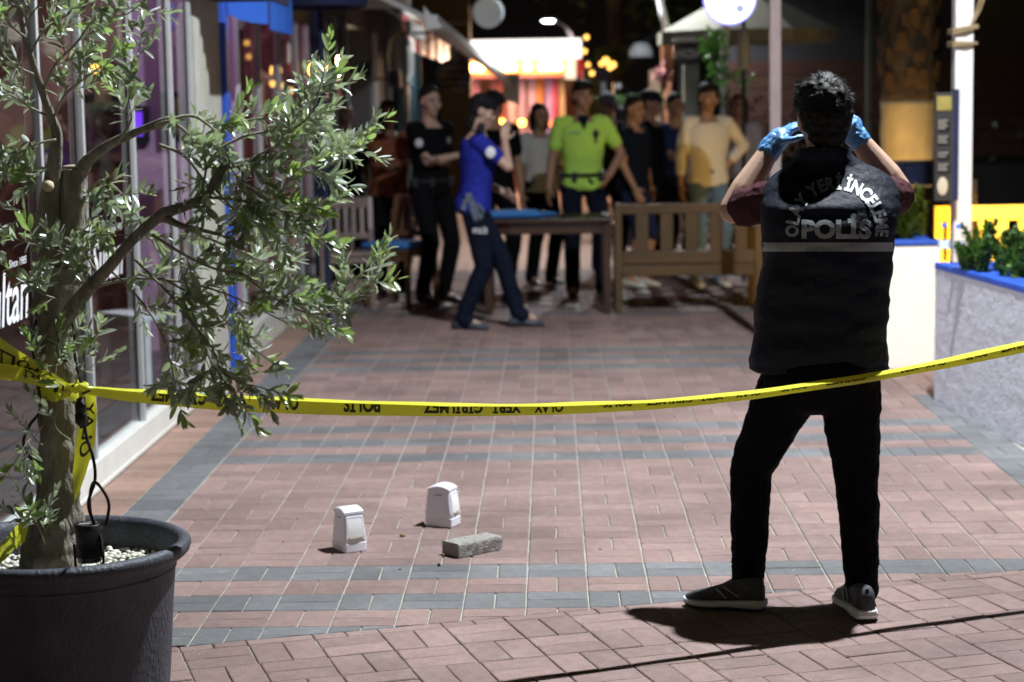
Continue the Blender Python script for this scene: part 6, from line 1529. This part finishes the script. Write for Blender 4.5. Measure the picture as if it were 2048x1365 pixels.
# ------------------------------------------------------------------ the police photographer, seen from behind
YM = 6.27
O = gnd(1640, 1232); t = thing('person', 'police photographer in black vest lettered POLİS with blue gloves, seen from behind', 'person', (O.x, O.y, 0))
A_ = lambda x, y, Y: at(x, y, Y)
rtv, fwv, upv = V((1, 0, 0)), V((0, 1, 0)), V((0, 0, 1))
SL, SR = A_(1560, 392, 6.35), A_(1766, 392, 6.35)
EL, WL_ = A_(1466, 420, 6.46), A_(1546, 290, 6.50)
ER, WR = A_(1802, 390, 6.50), A_(1708, 268, 6.50)
HL, HR_ = A_(1583, 765, 6.28), A_(1697, 765, 6.27)
KL, AL = A_(1503, 935, 6.34), A_(1495, 1165, 6.33)
KR, AR = A_(1714, 962, 6.24), A_(1724, 1172, 6.17)
neck, pel = A_(1645, 322, 6.33), A_(1640, 735, 6.27)
HC = A_(1648, 240, 6.355)
hr, hf, hu = head_frame(-.08, -.10, rtv, fwv); B3 = Matrix((hr, hf, hu)).transposed(); s = .97
Q = lambda v: HC + (hr * v[0] + hf * v[1] + hu * v[2]) * s
body = MB(); torso(body, pel, neck, rtv, -.03, .95)
hdirL = (A_(1616, 222, 6.52) - WL_).normalized(); hdirR = (A_(1684, 196, 6.53) - WR).normalized()
pL, pR = V((.95, .25, -.6)).normalized(), V((-.95, .25, -.6)).normalized(); sideL, sideR = pL.cross(hdirL), hdirR.cross(pR)
for S0, E, W, sd, hdv in ((SL, EL, WL_, -1, hdirL), (SR, ER, WR, 1, hdirR)):
    body.cap(S0 - rtv * sd * .06 - upv * .02, S0 - upv * .01, .045, .048); body.cap(S0, E, .048, .042); body.cap(E, E.lerp(W, .3), .046, .050); body.cap(E.lerp(W, .3), W, .050, .031); hand_shape(body, W, hdv, sideL if sd < 0 else sideR, .7, .92, .92, sd)
for H, K, A, hd in ((HL, KL, AL, PI * .97), (HR_, KR, AR, R(112))):
    body.cap(H, K, .085, .057); body.cap(K, A, .055, .038); body.cap(A, A + V((math.cos(hd), math.sin(hd), 0)) * .1 - upv * .05, .036, .03)
body.cap(neck - upv * .05, Q((0, -.02, -.06)), .062, .056)
def E_(mb, c, r_): mb.ell(Q(c), tuple(q * s for q in r_), B3, 20, 14)
E_(body, (0, -.005, .022), (.075, .095, .1)); E_(body, (0, .022, -.045), (.060, .066, .068)); body.cap(Q((0, .07, -.09)), Q((0, .072, -.094)), .026, .022); body.cap(Q((0, .088, .012)), Q((0, .104, -.022)), .009, .0135, 8)
for sd in (-1, 1):
    E_(body, (sd * .080, -.006, -.004), (.009, .021, .033)); E_(body, (sd * .086, -.016, .010), (.006, .010, .018)); E_(body, (sd * .04, .055, -.02), (.028, .03, .03))
link('body', remeshed(body, .0055, 2), skin_m[0], t)
# hair: a short base, then tousled strands
hb = MB(); E_(hb, (-.004, -.012, .062), (.090, .102, .078)); E_(hb, (-.012, -.02, .075), (.085, .085, .070)); E_(hb, (0, -.040, .012), (.086, .072, .096)); E_(hb, (0, -.052, -.055), (.064, .047, .045))
link('hair', remeshed(hb, .005, 1, .016, .022), hair_m, t)
r = random.Random(15); st = MB()
for i in range(12000):
    th = r.uniform(0, 2 * PI); z = r.uniform(-.75, 1); q = math.sqrt(1 - z * z)
    if z < .25 and math.sin(th) > .25: continue
    if z < .0 and r.random() < .5: continue
    n_ = V((q * math.cos(th), q * math.sin(th), z)); p = Q((-.005 + n_.x * .088, -.014 + n_.y * .100, .046 + n_.z * .096)); nw_ = (hr * n_.x + hf * n_.y + hu * n_.z).normalized()
    f = max(0, min(1, (z + .05) / .5)); L = .008 + f * r.uniform(.014, .030)
    cl = V((noise.noise(p * 32), noise.noise(p * 32 + V((9, 0, 0))), noise.noise(p * 32 + V((0, 9, 0)))))
    d = (nw_ * (.30 + .08 * f) + V((.35 * math.sin(p.x * 40), .75, .05)) * f + cl * .8 + V((r.gauss(0, .16), r.gauss(0, .16), r.gauss(0, .16))) - upv * (.9 * (1 - f))).normalized()
    sd = d.cross(nw_); sd = (sd.normalized() if sd.length > 1e-4 else hr) * r.uniform(.0006, .0013); p1 = p + d * L * .55; d2 = (d - nw_ * .45 + cl * .6).normalized(); p2 = p1 + d2 * L * .5
    st.add([p - sd, p + sd, p1 + sd * .8, p1 - sd * .8, p2], [(0, 1, 2, 3), (3, 2, 4)])
o = st.build('hair_strands', mat('hair_strand', (.009, .0085, .009), .5, var=.4, vscale=200, spec=.22), t); o["kind"] = "stuff"
# black trousers
trs = cloth('black_trousers', (.0058, .0058, .0068), .85, .2, 30, .6)
tb = MB(); torso(tb, pel, neck, rtv, .012, 1.02, -.13, .3)
for H, K, A in ((HL, KL, AL), (HR_, KR, AR)):
    tb.cap(H, H.lerp(K, .5), .105, .088); tb.cap(H.lerp(K, .5), K, .088, .070); tb.cap(K, K.lerp(A, .35), .069, .066); tb.cap(K.lerp(A, .35), A - upv * .015, .066, .052)
tb.cap(A_(1600, 770, 6.25), A_(1690, 770, 6.25), .10, .10)
link('trousers', remeshed(tb, .007, 2, .015, .055), trs, t)
# maroon tee sleeves
mar = cloth('maroon_tee', (.055, .022, .026), .85, .15, 30)
tb = MB()
for S0, E, sd, f in ((SL, EL, -1, .74), (SR, ER, 1, .70)):
    tb.cap(V((1.0 * (SL.x + SR.x) / 2, SL.y, SL.z - .05)), S0, .045, .058); tb.cap(S0, S0.lerp(E, f), .060, .060); tb.cap(S0.lerp(E, f * .6) - upv * .018, S0.lerp(E, f) - upv * .016, .055, .052)
link('shirt', remeshed(tb, .0055, 1, .016, .045), mar, t)
# vest, lofted row by row
vest_m = cloth('navy_black_vest', (.0115, .0135, .0225), .6, .2, 34, .35); vest_m.node_tree.nodes['Principled BSDF'].inputs['Specular IOR Level'].default_value = .12
rows = [(742, 1507, 1768, .118), (736, 1499, 1775, .128), (715, 1500, 1774, .133), (680, 1504, 1772, .136), (630, 1509, 1775, .138), (580, 1516, 1780, .140), (530, 1521, 1783, .142), (500, 1525, 1784, .142), (470, 1524, 1787, .142), (440, 1520, 1794, .138), (410, 1518, 1798, .130), (388, 1524, 1796, .116), (370, 1532, 1790, .104), (354, 1545, 1776, .094), (340, 1562, 1756, .086), (326, 1580, 1727, .080), (314, 1590, 1708, .078), (303, 1594, 1702, .077), (297, 1600, 1697, .073)]
YV = lambda y: float(np.interp(-y, [-742, -450, -410, -375, -345, -322, -297], [6.27, 6.27, 6.285, 6.318, 6.345, 6.352, 6.335]))
rings = []; py = np.array([q[0] for q in rows])
ys = np.concatenate([np.linspace(742, 736, 3)[:-1], np.linspace(736, 400, 60), np.linspace(396, 297, 26)])
NR = 84
for y in ys:
    o_ = np.interp(-y, -py, [q[1] for q in rows]); e_ = np.interp(-y, -py, [q[2] for q in rows]); d_ = np.interp(-y, -py, [q[3] for q in rows])
    a, b = A_(o_, y, YV(y)), A_(e_, y, YV(y)); c = (a + b) / 2; hw = (b - a).length / 2; ring = []
    for q in range(NR):
        g_ = 2 * PI * q / NR; cx, sx = math.cos(g_), math.sin(g_)
        p = c + rtv * hw * math.copysign(abs(cx) ** .72, cx) + fwv * d_ * math.copysign(abs(sx) ** .8, sx)
        nn = V((cx, sx, 0)); f = .0085 * noise.noise(V((p.x * 7, p.y * 7, p.z * 15))) + .004 * noise.noise(V((p.x * 22, p.y * 22, p.z * 34 + 4)))
        if y < 420: f += .006 * noise.noise(V((p.x * 13 + p.z * 9, p.y * 9, p.z * 30)))
        f += -.006 * math.exp(-((y - 728) / 3.0) ** 2)
        ring.append(p + nn * f)
    rings.append(ring)
vm = MB().loft(rings); vest = vm.build('vest', vest_m, t, smooth=True)
bv = BVHTree.FromPolygons([tuple(p) for p in vm.v], [tuple(f) for f in vm.f])
CO = V((0, 0, CAMZ))
def on_vest(px, py_, lift=.0042):
    d = CR @ V(((px - PW / 2) / FPX, -(py_ - PH / 2) / FPX, -1)); d.normalize(); hit, n_, i_, ds = bv.ray_cast(CO, d)
    if hit is None: return None
    return hit - d * lift
refl = mat('reflective_print', (.25, .26, .27), .42, .2, var=.22, vscale=90, bump=.2, bscale=400)
def vest_glyphs(mb, glyphs):
    for vv, ff in glyphs:
        bm = bmesh.new(); ve = [bm.verts.new((x, y, 0)) for x, y in vv]
        for f in ff:
            try: bm.faces.new([ve[i] for i in f])
            except ValueError: pass
        for _ in range(2): bmesh.ops.subdivide_edges(bm, edges=[e for e in bm.edges if e.calc_length() > 8], cuts=1)
        bmesh.ops.triangulate(bm, faces=bm.faces[:]); bm.verts.index_update()
        pts = [on_vest(q.co.x, q.co.y) for q in bm.verts]; ok = [p is not None for p in pts]
        mb.add([p or CO for p in pts], [tuple(w.index for w in f.verts) for f in bm.faces if all(ok[w.index] for w in f.verts)]) if all(ok) else None
        bm.free()
def line_px(s_, x0, x1, ybase, hpx, bold=.03):
    v, f = text_geo(s_, bold); a, b = min(p[0] for p in v), max(p[0] for p in v); return [([(x0 + (p[0] - a) / (b - a) * (x1 - x0), ybase - p[1] / .72 * hpx) for p in v], f)]
mb = MB(); vest_glyphs(mb, line_px("POLİS", 1603, 1743, 475.5, 35, .052)); mb.build('lettering', refl, vest)
word = "OLAY YERİ İNCELEME"; adv = []
for ch in word:
    if ch == ' ': adv.append(.26); continue
    v, f = text_geo(ch, .045); adv.append(max(p[0] for p in v) - min(p[0] for p in v) + .09)
tot = sum(adv); pos = 0; gl = []
for ch, a in zip(word, adv):
    u = (pos + a / 2) / tot; pos += a
    if ch == ' ': continue
    th = PI * (1.05 - 1.10 * u); v, f = text_geo(ch, .045); mid = (min(p[0] for p in v) + max(p[0] for p in v)) / 2
    rx, ry = 78, 82; cx_, cy_ = 1674, 460; tx, ty = math.sin(th), math.cos(th)            # tangent (rightwards over the top), image y down
    g_ = []
    for p in v:
        du = (p[0] - mid) * 29; dr = p[1] / .72 * 25
        g_.append((cx_ + math.cos(th) * (rx + dr) + tx * du, cy_ - math.sin(th) * (ry + dr) + ty * du))
    gl.append((g_, f))
mb = MB(); vest_glyphs(mb, gl); mb.build('arched_lettering', refl, vest)
sb = MB(); prev = None
for x in np.linspace(1519, 1790, 90):
    dip = 7 * max(0, (1552 - x) / 30) ** 2 * (-1) if x < 1552 else 0
    col = [on_vest(x, y - dip * .0 + (5 * math.sin((x - 1525) / 95) if False else 0), .003) for y in (485.5, 492, 498, 503.5)]
    if all(c_ is not None for c_ in col):
        if prev is not None:
            n0 = len(sb.v); sb.v += prev + col; sb.f += [(n0 + j, n0 + 4 + j, n0 + 5 + j, n0 + 1 + j) for j in range(3)]
        prev = col
sb.build('reflective_stripe', refl, vest, smooth=True)
# collar edge and armhole seams
MB().tube([A_(x, y, Y) for x, y, Y in ((1596, 305, 6.335), (1604, 300, 6.295), (1625, 298, 6.268), (1650, 297, 6.262), (1675, 298, 6.268), (1694, 300, 6.295), (1702, 304, 6.335))], .006, 8).build('collar_edge', vest_m, vest, smooth=True)
# gloves
glove_m = mat('blue_nitrile', (.10, .27, .56), .36, var=.10, vscale=20, bump=.5, bscale=60, spec=.5)
for W, E, hdv, sd in ((WL_, EL, hdirL, -1), (WR, ER, hdirR, 1)):
    gm = MB(); d = hdv; hand_shape(gm, W, d, sideL if sd < 0 else sideR, .7, 1.0, 1.1, sd); gm.cap(W - d * .012, W + d * .03, .036, .036); gm.cap(W - (W - E).normalized() * .028, W + d * .01, .0385, .035)
    link('glove', remeshed(gm, .0042, 1, .006, .014), glove_m, t)
# sneakers: grey mesh uppers on thick pale soles
sn_up = mat('sneaker_mesh', (.06, .064, .072), .7, var=.6, vscale=60, bump=.4, bscale=300); sn_sole = mat('sneaker_foam', (.70, .74, .72), .6, var=.08); sn_dark = mat('sneaker_rubber', (.03, .03, .032), .6)
def sneaker(heel, toe, lift=0):
    f = (toe - heel); L = f.length; f = f / L; rg = V((f.y, -f.x, 0)); k = L / .29
    def rings(prof, z0f, z1f, w1):
        out = []
        for u, w in prof:
            c = heel + f * L * u; z0, z1 = z0f(u), z1f(u); out.append([c + rg * w * k * math.cos(a) * (1 if math.sin(a) < 0 else w1) + V((0, 0, lift + (z0 + (z1 - z0) * (.5 + .5 * math.copysign(abs(math.sin(a)) ** .6, math.sin(a)))) * k)) for a in [2 * PI * q / 20 for q in range(20)]])
        return out
    base = [(0, .012), (.02, .028), (.06, .037), (.15, .041), (.3, .039), (.45, .040), (.6, .046), (.75, .050), (.87, .047), (.95, .034), (.99, .014)]
    up = MB().loft(rings([(u * .96 + .02, w * .94) for u, w in base], lambda u: .030, lambda u: float(np.interp(u, [0, .05, .2, .33, .5, .7, .88, 1], [.07, .108, .112, .104, .088, .066, .054, .036])), .80))
    o = up.build('shoe', sn_up, t, smooth=True)
    so = MB().loft(rings([(u, w * 1.06) for u, w in base], lambda u: float(np.interp(u, [0, .06, .35, .5, .6, .85, 1], [.014, .004, .006, .010, .006, .006, .022])), lambda u: float(np.interp(u, [0, .1, .4, .7, 1], [.040, .046, .036, .033, .034])), .96)).build('sole', sn_sole, o, smooth=True)
    so.data.set_sharp_from_angle(angle=R(50))
    MB().loft(rings([(u * .98 + .01, w * 1.0) for u, w in base], lambda u: float(np.interp(u, [0, .06, .9, 1], [.008, .001, .001, .014])), lambda u: float(np.interp(u, [0, .06, .9, 1], [.015, .008, .009, .022])), 1)).build('outsole', sn_dark, o, smooth=True)
    hb = MB()
    for z in (.024, .030, .036): hb.tube([heel + rg * .030 * k * c_ + f * (.009 - .012 * math.cos(c_ * 1.3)) * k + V((0, 0, lift + z * k)) for c_ in (-1, -.6, -.2, .2, .6, 1)], .0016, 6)
    hb.build('heel_ridge', mat('heel_white', (.75, .78, .76), .5), o)
    MB().bar(heel + f * .007 + V((0, 0, lift + .062)), heel + f * .013 + V((0, 0, lift + .105)), .012, .004, up=(f.x, f.y, 0)).build('heel_tab', sn_dark, o)
    tr_ = MB()
    for sd in (-1, 1): tr_.tube([heel + f * L * u + rg * sd * w * k + V((0, 0, lift + z * k)) for u, w, z in ((.30, .0375, .050), (.42, .0345, .070), (.50, .029, .082))], .003, 6); tr_.tube([heel + f * L * u + rg * sd * w * k + V((0, 0, lift + z * k)) for u, w, z in ((.45, .041, .042), (.52, .036, .062), (.58, .030, .074))], .003, 6)
    for q in range(4): tr_.tube([heel + f * L * (.46 + .06 * q) + rg * x * k + V((0, 0, lift + z * k)) for x, z in ((-.022, .083 - .007 * q), (0, .092 - .007 * q), (.022, .083 - .007 * q))], .0022, 6)
    tr_.build('trim', mat('sneaker_trim', (.35, .36, .37), .4, .3), o, smooth=True)
hl, tl = gnd(1533, 1222), gnd(1412, 1214); sneaker(hl, hl + (tl - hl).normalized() * .27)
hR, tR = gnd(1736, 1247), gnd(1672, 1188); sneaker(hR, hR + (tR - hR).normalized() * .29)
# the camera held up before the face
c = Q((.055, .185, .018)); cm_t = thing('pocket_camera', 'small black camera held up to the face by gloved hands', 'camera', c)
MB().box(c, (.125, .045, .078)).build('body', mat('camera_black', (.015, .015, .017), .45), cm_t, bev=.008)
MB().tube([c + V((0, .02, 0)), c + V((0, .075, 0))], .028, 20).build('lens', M['black'], cm_t, smooth=True)
MB().tube([c + V((.058, -.01, -.015)), c + V((.070, -.02, -.03)), c + V((.062, -.015, -.055))], .004, 6).build('strap_lug', M['black'], cm_t)
